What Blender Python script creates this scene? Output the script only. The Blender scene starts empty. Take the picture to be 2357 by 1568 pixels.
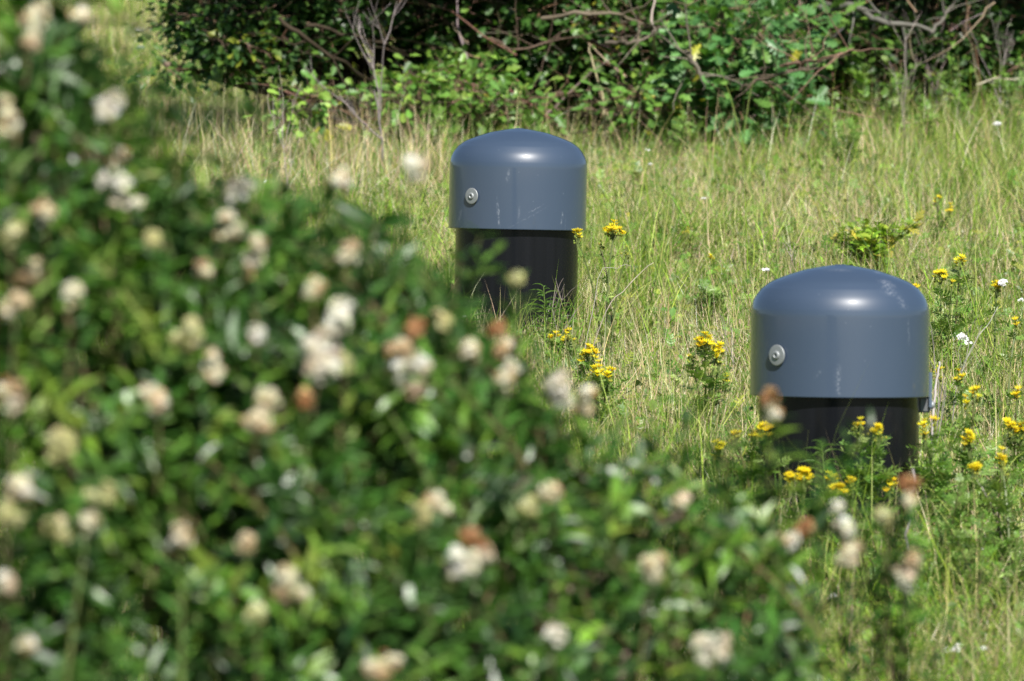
import bpy, math, random
import numpy as np
from mathutils import Vector, Matrix

# ------------------------------------------------------------------ camera, sky, sun, exposure
S = bpy.context.scene
C = S.collection
CAM_Z = 1.5
PITCH = math.radians(0.95)
FPX = 13094.0                      # focal length in units of a 2357 pixel wide picture
cam_d = bpy.data.cameras.new('camera')
cam = bpy.data.objects.new('camera', cam_d)
C.objects.link(cam)
cam.location = (0, 0, CAM_Z)
cam.rotation_euler = (math.pi / 2 - PITCH, 0, 0)
cam_d.sensor_width = 36.0
cam_d.lens = 200.0
cam_d.clip_end = 3000
cam_d.dof.use_dof = True
cam_d.dof.focus_distance = 15.0
cam_d.dof.aperture_fstop = 7.4
S.camera = cam

SUN_EL, SUN_AZ = math.radians(43), math.radians(17)    # azimuth: to the right of straight behind the camera
sun_dir = Vector((math.sin(SUN_AZ) * math.cos(SUN_EL), -math.cos(SUN_AZ) * math.cos(SUN_EL), math.sin(SUN_EL)))
W = bpy.data.worlds.new('World')
S.world = W
W.use_nodes = True
nt = W.node_tree
bg = nt.nodes['Background']
sky = nt.nodes.new('ShaderNodeTexSky')
sky.sky_type = 'NISHITA'
sky.sun_disc = False
sky.sun_elevation = SUN_EL
sky.sun_rotation = math.pi - SUN_AZ
sky.air_density = 1.0
sky.dust_density = 0.1
sky.ozone_density = 3.0
nt.links.new(sky.outputs[0], bg.inputs[0])
bg.inputs[1].default_value = 0.05
ld = bpy.data.lights.new('sun', 'SUN')
ld.energy = 5.0
ld.angle = math.radians(0.53)
ld.color = (1.0, 0.955, 0.89)
lo = bpy.data.objects.new('sun', ld)
C.objects.link(lo)
lo.rotation_euler = sun_dir.to_track_quat('Z', 'Y').to_euler()
S.view_settings.view_transform = 'Standard'
S.view_settings.look = 'None'
S.view_settings.gamma = 1.0
S.view_settings.exposure = 0.7
S.cycles.max_bounces = 7
S.cycles.diffuse_bounces = 1
S.cycles.glossy_bounces = 3
S.cycles.transmission_bounces = 4
S.cycles.use_denoising = True
S.cycles.use_adaptive_sampling = False
S.cycles.denoising_prefilter = 'FAST'
S.cycles.caustics_reflective = False
S.cycles.caustics_refractive = False

rng = np.random.default_rng(7)
random.seed(7)

# ------------------------------------------------------------------ geometry helpers
def P(px, py, D):
    """world point at ground distance D for a position in the 2357 x 1568 picture"""
    u = (px - 1178.5) / FPX
    v = (784 - py) / FPX
    y = math.cos(PITCH) + v * math.sin(PITCH)
    z = -math.sin(PITCH) + v * math.cos(PITCH)
    return np.array([u * D / y, D, CAM_Z + z * D / y])

def G(x, y):
    """height of the ground"""
    x = np.asarray(x, float); y = np.asarray(y, float)
    yy = np.clip(y, 4.2, 46.0)
    z = 0.1 * (yy - 4.2)
    z = z + 0.022 * np.sin(x * 2.1 + y * 0.7) * np.sin(y * 1.7 + 0.6) + 0.012 * np.sin(x * 5.3 + 1.0) * np.sin(y * 3.9)
    return z

def ground_D(py):
    a = -(py - 784) / FPX - math.tan(PITCH)
    return 1.92 / (0.1 - a)

def nrm(a):
    return a / np.maximum(np.linalg.norm(a, axis=-1, keepdims=True), 1e-9)

def basis(d, n):
    """rotation matrices with local Y along d and local Z near n"""
    d = nrm(d)
    x = nrm(np.cross(d, n) + 1e-6)
    z = np.cross(x, d)
    return np.stack([x, d, z], axis=-1)

def rdir(n, r=None):
    r = r or rng
    return nrm(r.normal(size=(n, 3)))

class Acc:
    def __init__(self):
        self.v = []; self.t = []; self.c = []; self.n = 0
    def raw(self, V, T, col):
        V = np.asarray(V, float).reshape(-1, 3)
        col = np.asarray(col, float)
        if col.ndim == 1:
            col = np.tile(col, (len(V), 1))
        self.v.append(V); self.t.append(np.asarray(T, int).reshape(-1, 3) + self.n); self.c.append(col)
        self.n += len(V)
    def inst(self, tmpl, R, pos, scale, col, tipcol=None):
        V, T = tmpl
        N, k = len(pos), len(V)
        if N == 0: return
        scale = np.asarray(scale, float)
        if scale.ndim == 1: scale = np.repeat(scale[:, None], 3, 1)
        X = V[None] * scale[:, None, :]
        X = np.einsum('nij,nkj->nki', R, X) + pos[:, None, :]
        TT = T[None] + (np.arange(N) * k)[:, None, None]
        self.raw(X.reshape(-1, 3), TT.reshape(-1, 3), np.repeat(col, k, axis=0))
    def tube(self, pts, rad, col, sides=4):
        pts = np.asarray(pts, float); n = len(pts)
        rad = np.broadcast_to(np.asarray(rad, float), (n,))
        tan = nrm(np.gradient(pts, axis=0))
        ref = np.array([0, 0, 1.0]) if abs(tan[:, 2].mean()) < 0.8 else np.array([1.0, 0, 0])
        a = nrm(np.cross(tan, ref)); b = np.cross(tan, a)
        th = np.arange(sides) * 2 * math.pi / sides
        V = pts[:, None] + rad[:, None, None] * (np.cos(th)[None, :, None] * a[:, None] + np.sin(th)[None, :, None] * b[:, None])
        T = []
        for i in range(n - 1):
            for j in range(sides):
                k = (j + 1) % sides
                p, q, r, s = i * sides + j, i * sides + k, (i + 1) * sides + k, (i + 1) * sides + j
                T += [(p, q, r), (p, r, s)]
        for j in range(1, sides - 1):
            T.append(((n - 1) * sides, (n - 1) * sides + j, (n - 1) * sides + j + 1))
        self.raw(V.reshape(-1, 3), T, col)
    def build(self, name, mat, parent=None, smooth=False, origin=None):
        me = bpy.data.meshes.new(name)
        V = np.concatenate(self.v).astype(np.float32)
        T = np.concatenate(self.t).astype(np.int32)
        col = np.concatenate(self.c).astype(np.float32)
        if origin is not None:
            V = V - np.asarray(origin, np.float32)
        me.vertices.add(len(V)); me.vertices.foreach_set('co', V.ravel())
        me.loops.add(len(T) * 3); me.loops.foreach_set('vertex_index', T.ravel())
        me.polygons.add(len(T)); me.polygons.foreach_set('loop_start', np.arange(0, len(T) * 3, 3, dtype=np.int32))
        at = me.color_attributes.new('tint', 'FLOAT_COLOR', 'POINT')
        at.data.foreach_set('color', np.concatenate([col, np.ones((len(col), 1), np.float32)], 1).ravel())
        me.update(calc_edges=True)
        me.polygons.foreach_set('use_smooth', np.full(len(T), smooth))
        me.materials.append(mat)
        o = bpy.data.objects.new(name, me)
        C.objects.link(o)
        if origin is not None and parent is None:
            o.location = origin
        if parent is not None:
            o.parent = parent
        return o

def tag(o, label=None, cat=None, group=None, kind=None):
    if label: o['label'] = label
    if cat: o['category'] = cat
    if group: o['group'] = group
    if kind: o['kind'] = kind
    return o

def empty(name, loc, label, cat, group=None):
    o = bpy.data.objects.new(name, None)
    o.empty_display_size = 0.05
    o.location = [float(a) for a in loc]
    C.objects.link(o)
    return tag(o, label, cat, group)

def jit(col, n, s=0.18, r=None):
    """n copies of a colour with natural variation"""
    r = r or rng
    col = np.asarray(col, float)
    k = np.exp(r.normal(0, s, (n, 1)))
    h = np.exp(r.normal(0, s * 0.35, (n, 3)))
    return np.clip(col[None] * k * h, 0.002, 0.9)

def pick(cols, w, n, s=0.18, r=None):
    r = r or rng
    w = np.asarray(w, float); w /= w.sum()
    i = r.choice(len(cols), n, p=w)
    return np.clip(np.asarray(cols, float)[i] * np.exp(r.normal(0, s, (n, 1))) * np.exp(r.normal(0, s * 0.3, (n, 3))), 0.002, 0.9)

# ------------------------------------------------------------------ materials
def new_mat(name):
    m = bpy.data.materials.new(name); m.use_nodes = True
    return m, m.node_tree, m.node_tree.nodes['Principled BSDF'], m.node_tree.nodes['Material Output']

def leaf_mat(name, rough=0.5, spec=0.4, trans=0.35, tcol=(1.15, 1.25, 0.6)):
    m, t, b, out = new_mat(name)
    a = t.nodes.new('ShaderNodeAttribute'); a.attribute_name = 'tint'
    no = t.nodes.new('ShaderNodeTexNoise'); no.inputs['Scale'].default_value = 60; no.inputs['Detail'].default_value = 2
    geo = t.nodes.new('ShaderNodeNewGeometry')
    t.links.new(geo.outputs['Position'], no.inputs['Vector'])
    mr = t.nodes.new('ShaderNodeMapRange'); mr.inputs[3].default_value = 0.75; mr.inputs[4].default_value = 1.25
    t.links.new(no.outputs[0], mr.inputs[0])
    mul = t.nodes.new('ShaderNodeVectorMath'); mul.operation = 'SCALE'
    t.links.new(a.outputs['Color'], mul.inputs[0]); t.links.new(mr.outputs[0], mul.inputs['Scale'])
    t.links.new(mul.outputs[0], b.inputs['Base Color'])
    b.inputs['Roughness'].default_value = rough
    b.inputs['Specular IOR Level'].default_value = spec
    if trans > 0:
        tr = t.nodes.new('ShaderNodeBsdfTranslucent')
        m2 = t.nodes.new('ShaderNodeVectorMath'); m2.operation = 'MULTIPLY'
        t.links.new(mul.outputs[0], m2.inputs[0]); m2.inputs[1].default_value = tcol
        t.links.new(m2.outputs[0], tr.inputs[0])
        mx = t.nodes.new('ShaderNodeMixShader'); mx.inputs[0].default_value = trans
        t.links.new(b.outputs[0], mx.inputs[1]); t.links.new(tr.outputs[0], mx.inputs[2])
        t.links.new(mx.outputs[0], out.inputs[0])
    return m

M_GRASS = leaf_mat('grass_blades', 0.55, 0.25, 0.32)
M_LEAF = leaf_mat('leaf_tissue', 0.42, 0.5, 0.30)
M_PRIVET = leaf_mat('privet_leaf_tissue', 0.38, 0.6, 0.22, (1.1, 1.35, 0.5))
M_PETAL = leaf_mat('petal_tissue', 0.6, 0.2, 0.38, (1.0, 0.95, 0.8))
M_BARK = leaf_mat('bark', 0.85, 0.15, 0.0)
M_STRAW = leaf_mat('dry_stalk', 0.7, 0.25, 0.15, (1, 0.95, 0.8))

m, t, b, _ = new_mat('soil_and_thatch')
no = t.nodes.new('ShaderNodeTexNoise'); no.inputs['Scale'].default_value = 9; no.inputs['Detail'].default_value = 10
tc = t.nodes.new('ShaderNodeTexCoord'); t.links.new(tc.outputs['Object'], no.inputs['Vector'])
cr = t.nodes.new('ShaderNodeValToRGB')
cr.color_ramp.elements[0].position = 0.3; cr.color_ramp.elements[0].color = (0.02, 0.028, 0.01, 1)
cr.color_ramp.elements[1].position = 0.72; cr.color_ramp.elements[1].color = (0.11, 0.125, 0.035, 1)
t.links.new(no.outputs[0], cr.inputs[0]); t.links.new(cr.outputs[0], b.inputs['Base Color'])
bp = t.nodes.new('ShaderNodeBump'); bp.inputs['Strength'].default_value = 0.8; bp.inputs['Distance'].default_value = 0.03
t.links.new(no.outputs[0], bp.inputs['Height']); t.links.new(bp.outputs[0], b.inputs['Normal'])
b.inputs['Roughness'].default_value = 0.95
M_SOIL = m

def vmath(t, op, a, b=None):
    n = t.nodes.new('ShaderNodeMath'); n.operation = op
    for i, x in enumerate((a, b)):
        if x is None: continue
        if isinstance(x, (int, float)): n.inputs[i].default_value = x
        else: t.links.new(x, n.inputs[i])
    return n.outputs[0]

def cap_mat(name, stains, seed):
    """glossy blue grey plastic; stains = (angle, height, angular width, height spread, strength, streak)"""
    m, t, b, _ = new_mat(name)
    tc = t.nodes.new('ShaderNodeTexCoord')
    sp = t.nodes.new('ShaderNodeSeparateXYZ'); t.links.new(tc.outputs['Object'], sp.inputs[0])
    ang = vmath(t, 'ARCTAN2', sp.outputs[0], vmath(t, 'MULTIPLY', sp.outputs[1], -1.0))   # 0 = facing -Y, + to the right
    z = sp.outputs[2]
    mp = t.nodes.new('ShaderNodeMapping'); mp.inputs['Location'].default_value = (seed, seed * 0.7, 0); mp.inputs['Scale'].default_value = (1, 1, 0.22)
    t.links.new(tc.outputs['Object'], mp.inputs[0])
    ns = t.nodes.new('ShaderNodeTexNoise'); ns.inputs['Scale'].default_value = 95; ns.inputs['Detail'].default_value = 6; ns.inputs['Roughness'].default_value = 0.65
    t.links.new(mp.outputs[0], ns.inputs[0])
    wob = vmath(t, 'MULTIPLY', vmath(t, 'SUBTRACT', ns.outputs[0], 0.5), 0.12)
    n2 = t.nodes.new('ShaderNodeTexNoise'); n2.inputs['Scale'].default_value = 160; n2.inputs['Detail'].default_value = 5
    t.links.new(tc.outputs['Object'], n2.inputs[0])
    grain = t.nodes.new('ShaderNodeMapRange'); grain.inputs[1].default_value = 0.42; grain.inputs[2].default_value = 0.66
    t.links.new(n2.outputs[0], grain.inputs[0])
    total = None
    for (a0, z0, wa, wz, st, slope) in stains:
        da = vmath(t, 'SUBTRACT', vmath(t, 'ADD', ang, wob), vmath(t, 'ADD', vmath(t, 'MULTIPLY', vmath(t, 'SUBTRACT', z, z0), slope), a0))
        dz = vmath(t, 'SUBTRACT', z, z0)
        e = vmath(t, 'ADD', vmath(t, 'POWER', vmath(t, 'ABSOLUTE', vmath(t, 'DIVIDE', da, wa)), 2.0),
                  vmath(t, 'POWER', vmath(t, 'ABSOLUTE', vmath(t, 'DIVIDE', dz, wz)), 4.0))
        g = vmath(t, 'MULTIPLY', vmath(t, 'EXPONENT', vmath(t, 'MULTIPLY', e, -1.0)), st)
        total = g if total is None else vmath(t, 'ADD', total, g)
    total = vmath(t, 'MULTIPLY', total, vmath(t, 'ADD', vmath(t, 'MULTIPLY', grain.outputs[0], 0.95), 0.05))
    # very faint general dust and fine scratches
    n3 = t.nodes.new('ShaderNodeTexNoise'); n3.inputs['Scale'].default_value = 6; n3.inputs['Detail'].default_value = 8
    t.links.new(mp.outputs[0], n3.inputs[0])
    dust = vmath(t, 'MULTIPLY', n3.outputs[0], 0.05)
    vor = t.nodes.new('ShaderNodeTexVoronoi'); vor.inputs['Scale'].default_value = 30
    t.links.new(tc.outputs['Object'], vor.inputs[0])
    speck = t.nodes.new('ShaderNodeMapRange'); speck.inputs[1].default_value = 0.05; speck.inputs[2].default_value = 0.03; speck.inputs[3].default_value = 0; speck.inputs[4].default_value = 0.18
    t.links.new(vor.outputs['Distance'], speck.inputs[0])
    fac = vmath(t, 'MINIMUM', vmath(t, 'ADD', vmath(t, 'ADD', total, dust), speck.outputs[0]), 0.9)
    mx = t.nodes.new('ShaderNodeMix'); mx.data_type = 'RGBA'
    t.links.new(fac, mx.inputs[0])
    mx.inputs[6].default_value = (0.036, 0.059, 0.099, 1)
    mx.inputs[7].default_value = (0.32, 0.35, 0.40, 1)
    t.links.new(mx.outputs[2], b.inputs['Base Color'])
    rr = vmath(t, 'ADD', vmath(t, 'MULTIPLY', n3.outputs[0], 0.10), vmath(t, 'ADD', vmath(t, 'MULTIPLY', total, 0.4), 0.36))
    b.inputs['Coat Weight'].default_value = 0.85; b.inputs['Coat Roughness'].default_value = 0.07
    t.links.new(rr, b.inputs['Roughness'])
    b.inputs['Specular IOR Level'].default_value = 0.5
    bp = t.nodes.new('ShaderNodeBump'); bp.inputs['Strength'].default_value = 0.03; bp.inputs['Distance'].default_value = 0.002
    t.links.new(n3.outputs[0], bp.inputs['Height']); t.links.new(bp.outputs[0], b.inputs['Normal'])
    return m

m, t, b, _ = new_mat('black_polyethylene')
tc = t.nodes.new('ShaderNodeTexCoord'); mp = t.nodes.new('ShaderNodeMapping'); mp.inputs['Scale'].default_value = (1, 1, 0.012)
t.links.new(tc.outputs['Object'], mp.inputs[0])
ns = t.nodes.new('ShaderNodeTexNoise'); ns.inputs['Scale'].default_value = 26; ns.inputs['Detail'].default_value = 9; ns.inputs['Roughness'].default_value = 0.6
t.links.new(mp.outputs[0], ns.inputs[0])
cr = t.nodes.new('ShaderNodeValToRGB')
cr.color_ramp.elements[0].position = 0.3; cr.color_ramp.elements[0].color = (0.0035, 0.004, 0.0055, 1)
cr.color_ramp.elements[1].position = 0.75; cr.color_ramp.elements[1].color = (0.0085, 0.009, 0.012, 1)
t.links.new(ns.outputs[0], cr.inputs[0]); t.links.new(cr.outputs[0], b.inputs['Base Color'])
mr = t.nodes.new('ShaderNodeMapRange'); mr.inputs[3].default_value = 0.19; mr.inputs[4].default_value = 0.27
b.inputs['Specular IOR Level'].default_value = 0.3
t.links.new(ns.outputs[0], mr.inputs[0]); t.links.new(mr.outputs[0], b.inputs['Roughness'])
bp = t.nodes.new('ShaderNodeBump'); bp.inputs['Strength'].default_value = 0.025; bp.inputs['Distance'].default_value = 0.001
t.links.new(ns.outputs[0], bp.inputs['Height']); t.links.new(bp.outputs[0], b.inputs['Normal'])
M_BLACK = m

def metal_mat(name, col, rough, metallic=1.0):
    m, t, b, _ = new_mat(name)
    ns = t.nodes.new('ShaderNodeTexNoise'); ns.inputs['Scale'].default_value = 300; ns.inputs['Detail'].default_value = 4
    tc = t.nodes.new('ShaderNodeTexCoord'); t.links.new(tc.outputs['Object'], ns.inputs[0])
    mr = t.nodes.new('ShaderNodeMapRange'); mr.inputs[3].default_value = rough - 0.08; mr.inputs[4].default_value = rough + 0.14
    t.links.new(ns.outputs[0], mr.inputs[0]); t.links.new(mr.outputs[0], b.inputs['Roughness'])
    b.inputs['Base Color'].default_value = (*col, 1); b.inputs['Metallic'].default_value = metallic
    return m
M_STEEL = metal_mat('galvanised_steel', (0.33, 0.35, 0.35), 0.55, 0.55)
M_STEEL_D = metal_mat('dull_steel', (0.16, 0.17, 0.18), 0.5, 0.8)
M_PLATE = metal_mat('grey_plastic_plate', (0.085, 0.12, 0.165), 0.35, 0.0)

# ------------------------------------------------------------------ ground
def make_ground():
    xs = np.concatenate([np.linspace(-1500, -12, 26)[:-1], np.linspace(-12, 12, 121), np.linspace(12, 1500, 26)[1:]])
    ys = np.concatenate([np.linspace(-1500, 0, 26)[:-1], np.linspace(0, 50, 251), np.linspace(50, 1800, 26)[1:]])
    X, Y = np.meshgrid(xs, ys)
    Z = G(X, Y)
    V = np.stack([X, Y, Z], -1).reshape(-1, 3)
    nx, ny = len(xs), len(ys)
    i, j = np.meshgrid(np.arange(nx - 1), np.arange(ny - 1))
    a = (j * nx + i).ravel()
    T = np.concatenate([np.stack([a, a + 1, a + nx + 1], 1), np.stack([a, a + nx + 1, a + nx], 1)])
    A = Acc(); A.raw(V, T, (0.1, 0.1, 0.05))
    o = A.build('ground', M_SOIL, smooth=True)
    tag(o, 'gently rising meadow ground under the long grass', kind='structure')
make_ground()

# ------------------------------------------------------------------ the two capped pipes
CAP_PROFILE = [(1, 0), (1, .30), (1, .62), (1, .885), (.9997, .90), (.9985, .925), (.993, .975), (.975, 1.041), (.945, 1.105), (.89, 1.182), (.856, 1.213),
               (.765, 1.276), (.63, 1.333), (.49, 1.380), (.374, 1.413), (.19, 1.447), (.062, 1.461), (.057, 1.467), (0, 1.468)]
def lathe(prof, seg, name, mat, parent, closed_inner=None, smooth=True):
    me = bpy.data.meshes.new(name)
    V = []; F = []
    for (r, z) in prof:
        if r < 1e-6:
            V.append((0, 0, z)); continue
        for k in range(seg):
            a = 2 * math.pi * k / seg
            V.append((r * math.cos(a), r * math.sin(a), z))
    idx = []; p = 0
    for (r, z) in prof:
        idx.append((p, 1 if r < 1e-6 else seg)); p += idx[-1][1]
    for (a, na), (bb, nb) in zip(idx[:-1], idx[1:]):
        for k in range(seg):
            k2 = (k + 1) % seg
            if na == 1 and nb == 1: continue
            if nb == 1: F.append((a + k, a + k2, bb))
            elif na == 1: F.append((a, bb + k2, bb + k))
            else: F.append((a + k, a + k2, bb + k2, bb + k))
    me.from_pydata(V, [], F); me.update()
    for pl in me.polygons: pl.use_smooth = smooth
    me.materials.append(mat)
    o = bpy.data.objects.new(name, me); C.objects.link(o); o.parent = parent
    return o

def smooth_profile(prof, n0=4, sub=6):
    """Catmull-Rom through the dome points"""
    head = prof[:n0]; pts = prof[n0 - 1:-3]; tail = prof[-3:]
    out = list(head)
    for i in range(1, len(pts)):
        p0 = pts[max(i - 2, 0)]; p1 = pts[i - 1]; p2 = pts[i]; p3 = pts[min(i + 1, len(pts) - 1)]
        for k in range(1, sub + 1):
            s = k / sub
            q = []
            for a in range(2):
                q.append(0.5 * ((2 * p1[a]) + (-p0[a] + p2[a]) * s + (2 * p0[a] - 5 * p1[a] + 4 * p2[a] - p3[a]) * s * s + (-p0[a] + 3 * p1[a] - 3 * p2[a] + p3[a]) * s ** 3))
            out.append(tuple(q))
    return out + list(tail)

def make_pipe(px, py_rim, D, R, tilt, roll, bolt_az, bolt_h, label, mat, bracket=False):
    rim = P(px, py_rim, D)
    gz = float(G(rim[0], rim[1])) - 0.05
    root = empty('capped_pipe', (rim[0], rim[1], gz), label, 'pipe', 'capped pipes standing in the meadow')
    h = rim[2] - gz
    root.rotation_euler = (tilt, roll, 0)
    prof = smooth_profile([(r * R, z * R) for r, z in CAP_PROFILE], 4)
    inner = [(0, 1.40 * R), (.5 * R, 1.30 * R), (.9 * R, 1.05 * R), (R - .008, .85 * R), (R - .008, 0.001)]
    rimr = [(R - .0075, 0.0), (R - .001, 0.0)]
    cap = lathe(inner + rimr + [(R, 0.0012), (R, 0.003), (R, 0.02)] + prof[1:], 192, 'cap', mat, root)
    cap.location = (0, 0, h)
    rp = R * 0.893
    tube = lathe([(rp, -0.35), (rp, -0.3), (rp, h * .5), (rp, h + .06 * R), (rp, h + 0.75 * R), (rp, h + 0.8 * R), (rp - .012, h + 0.8 * R), (rp - .012, h)], 160, 'tube', M_BLACK, root)
    # bolts: fasteners round the cap, the visible one faces the camera side
    for k in range(2):
        az = bolt_az + k * math.pi
        d = Vector((math.sin(az), -math.cos(az), 0))
        rot = d.to_track_quat('Z', 'X').to_euler()
        s = R / 0.2
        bo = lathe([(0, -.004 * s), (.0055 * s, -.004 * s), (.0055 * s, .0052 * s), (.0100 * s, .0056 * s), (.0102 * s, .0066 * s), (.0094 * s, .0082 * s), (.0074 * s, .0094 * s),
                    (.0056 * s, .0098 * s), (.0048 * s, .0096 * s), (.0046 * s, .0062 * s), (0, .0060 * s)], 24, 'bolt', M_STEEL, root)
        bo.location = Vector((0, 0, h + bolt_h * R)) + d * (R + 0.0005)
        bo.rotation_euler = rot
        wa = lathe([(.006 * s, .0022 * s), (.0222 * s, .0022 * s), (.0232 * s, .0028 * s), (.0234 * s, .0045 * s), (.0226 * s, .0056 * s), (.0215 * s, .0058 * s), (.006 * s, .0058 * s)], 48, 'washer', M_STEEL, bo)
        sl = lathe([(.009 * s, -.001 * s), (.009 * s, .0024 * s), (.006 * s, .0024 * s)], 20, 'spacer', M_STEEL_D, bo)
    return root, cap, rim, gz, h

def box_mesh(name, size, mat, parent, loc, rot=(0, 0, 0), bev=0.0015):
    import bmesh
    bm = bmesh.new(); bmesh.ops.create_cube(bm, size=1)
    bmesh.ops.scale(bm, vec=size, verts=bm.verts)
    bmesh.ops.bevel(bm, geom=bm.edges[:], offset=bev, segments=2, affect='EDGES')
    me = bpy.data.meshes.new(name); bm.to_mesh(me); bm.free()
    me.materials.append(mat)
    o = bpy.data.objects.new(name, me); C.objects.link(o); o.parent = parent
    o.location = loc; o.rotation_euler = rot
    return o

mat_near = cap_mat('cap_plastic_weathered', [
    (0.66, 0.252, 0.09, 0.008, 0.55, 0.0), (0.60, 0.236, 0.08, 0.010, 0.38, 0.0), (0.72, 0.212, 0.05, 0.016, 0.22, -2.0), (0.80, 0.150, 0.012, 0.030, 0.25, -0.4),
    (-0.07, 0.038, 0.024, 0.030, 0.42, 0.0), (-0.30, 0.052, 0.012, 0.008, 0.35, 3.0), (-0.1, 0.281, 0.30, 0.003, 0.30, 0.0),
    (1.25, 0.268, 0.08, 0.004, 1.0, 0.0), (0.95, 0.276, 0.1, 0.002, 0.6, 0)], 3.1)
mat_far = cap_mat('cap_plastic_scratched', [
    (-0.28, 0.048, 0.012, 0.040, 0.5, -0.6), (-0.14, 0.155, 0.014, 0.016, 0.5, 0.6), (-0.98, 0.035, 0.03, 0.020, 0.35, 2.0),
    (0.28, 0.062, 0.010, 0.012, 0.5, 9.0), (0.15, 0.035, 0.007, 0.030, 0.28, 9.0), (0.70, 0.035, 0.010, 0.018, 0.5, 0.2), (0.76, 0.022, 0.006, 0.02, 0.3, 0),
    (0.72, 0.106, 0.012, 0.002, 0.9, 0), (0.02, 0.05, 0.012, 0.02, 0.18, 0.2)], 8.4)
D1, D2 = 12.7, 16.5
R1 = 206.0 / FPX * D1
R2 = 158.5 / FPX * D2
near = make_pipe(1929, 911, D1, R1, math.radians(0.0), math.radians(0.45), math.radians(-46), 0.46,
                 'nearer capped black pipe behind yellow ragwort, with white droppings on its blue grey dome', mat_near)
far = make_pipe(1185, 528, D2, R2, math.radians(0.5), math.radians(1.1), math.radians(-40.5), 0.47,
                'farther capped black pipe half hidden by the blurred privet, fine scratches on its cap', mat_far)
# fastening plate and clamp at the right rear of the nearer cap
root, cap, rim, gz, h = near
az = math.radians(99)
d = Vector((math.sin(az), -math.cos(az), 0))
pl = box_mesh('fastening_plate', (0.045, 0.007, 0.080), M_PLATE, root, Vector((0, 0, h + 0.014)) + d * (R1 + 0.004), (0, 0, az))
lk = box_mesh('clamp', (0.026, 0.030, 0.034), M_STEEL_D, root, Vector((0, 0, h - 0.020)) + d * (R1 - 0.006), (0, 0, az), 0.004)
lb = lathe([(0, 0), (.009, 0), (.009, .006), (.006, .010), (0, .011)], 16, 'bolt', M_STEEL, lk)
lb.rotation_euler = (math.pi / 2, 0, 0); lb.location = (0, -0.014, 0)
EXCL = [(near[2][0], D1, R1 * 0.9), (far[2][0], D2, R2 * 0.9)]

# ------------------------------------------------------------------ grass
def patch(x, y, k=1.0, ph=0.0):
    return 0.5 + 0.25 * (np.sin(x * 1.9 * k + 1.3 + ph) * np.sin(y * 1.1 * k + 0.4 + ph * 2) + np.sin(x * 4.7 * k + y * 2.3 * k + ph) * np.sin(y * 3.1 * k - x * 1.2 + ph))

def scatter(dens, y0, y1, mx=1.2, fx=0.095):
    """random ground points in a strip seen from the camera, with side margins"""
    n = int(dens * (y1 - y0) * 2 * ((y0 + y1) / 2 * fx + mx))
    y = rng.uniform(y0, y1, n * 2); w = y * fx + mx
    keep = rng.uniform(0, 1, n * 2) < w / w.max()
    y = y[keep][:n]; w = w[keep][:n]
    x = rng.uniform(-1, 1, len(y)) * w
    ok = np.ones(len(x), bool)
    for ex, ey, er in EXCL:
        ok &= (x - ex) ** 2 + (y - ey) ** 2 > er * er
    return x[ok], y[ok]

def tufted(x, y, share=0.6, cell=0.075):
    """pull a share of the points towards tuft centres; returns positions, a lean direction and a vigour per tuft"""
    cx = np.floor(x / cell); cy = np.floor(y / cell)
    hsh = lambda a: np.modf(np.abs(np.sin(cx * 12.9898 + cy * 78.233 + a) * 43758.5453))[0]
    tx = (cx + hsh(0.0)) * cell; ty = (cy + hsh(1.7)) * cell
    pull = (rng.uniform(0, 1, len(x)) < share) * rng.uniform(0.55, 0.95, len(x))
    return x + (tx - x) * pull, y + (ty - y) * pull, hsh(3.1) * 2 * math.pi, hsh(5.3)

def blades(A, x, y, L, width, lean, bend, col0, col1, segs=3, z0=-0.01, az=None):
    n = len(x)
    if n == 0: return
    az = rng.uniform(0, 2 * math.pi, n) if az is None else az
    tw = rng.uniform(0, math.pi, n)
    h = np.stack([np.cos(az), np.sin(az), np.zeros(n)], 1)
    p = np.stack([x, y, G(x, y) + z0], 1)
    side = np.stack([np.cos(tw), np.sin(tw), np.zeros(n)], 1)
    up = np.array([0, 0, 1.0])
    Vs = []; Cs = []
    ds = L / segs
    for i in range(segs + 1):
        s = i / segs
        wv = width * (1 - s ** 1.6) if i < segs else None
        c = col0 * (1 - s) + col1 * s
        if i < segs:
            Vs += [p - side * (wv / 2)[:, None], p + side * (wv / 2)[:, None]]; Cs += [c, c]
            th = lean + bend * (s + 0.5 / segs)
            p = p + (h * np.sin(th)[:, None] + up * np.cos(th)[:, None]) * ds[:, None]
        else:
            Vs.append(p); Cs.append(c)
    V = np.stack(Vs, 1); Cc = np.stack(Cs, 1)
    k = V.shape[1]; T = []
    for i in range(segs - 1):
        a = 2 * i
        T += [(a, a + 1, a + 3), (a, a + 3, a + 2)]
    a = 2 * (segs - 1)
    T.append((a, a + 1, a + 2))
    T = np.array(T)[None] + (np.arange(n) * k)[:, None, None]
    A.raw(V.reshape(-1, 3), T.reshape(-1, 3), Cc.reshape(-1, 3))

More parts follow.
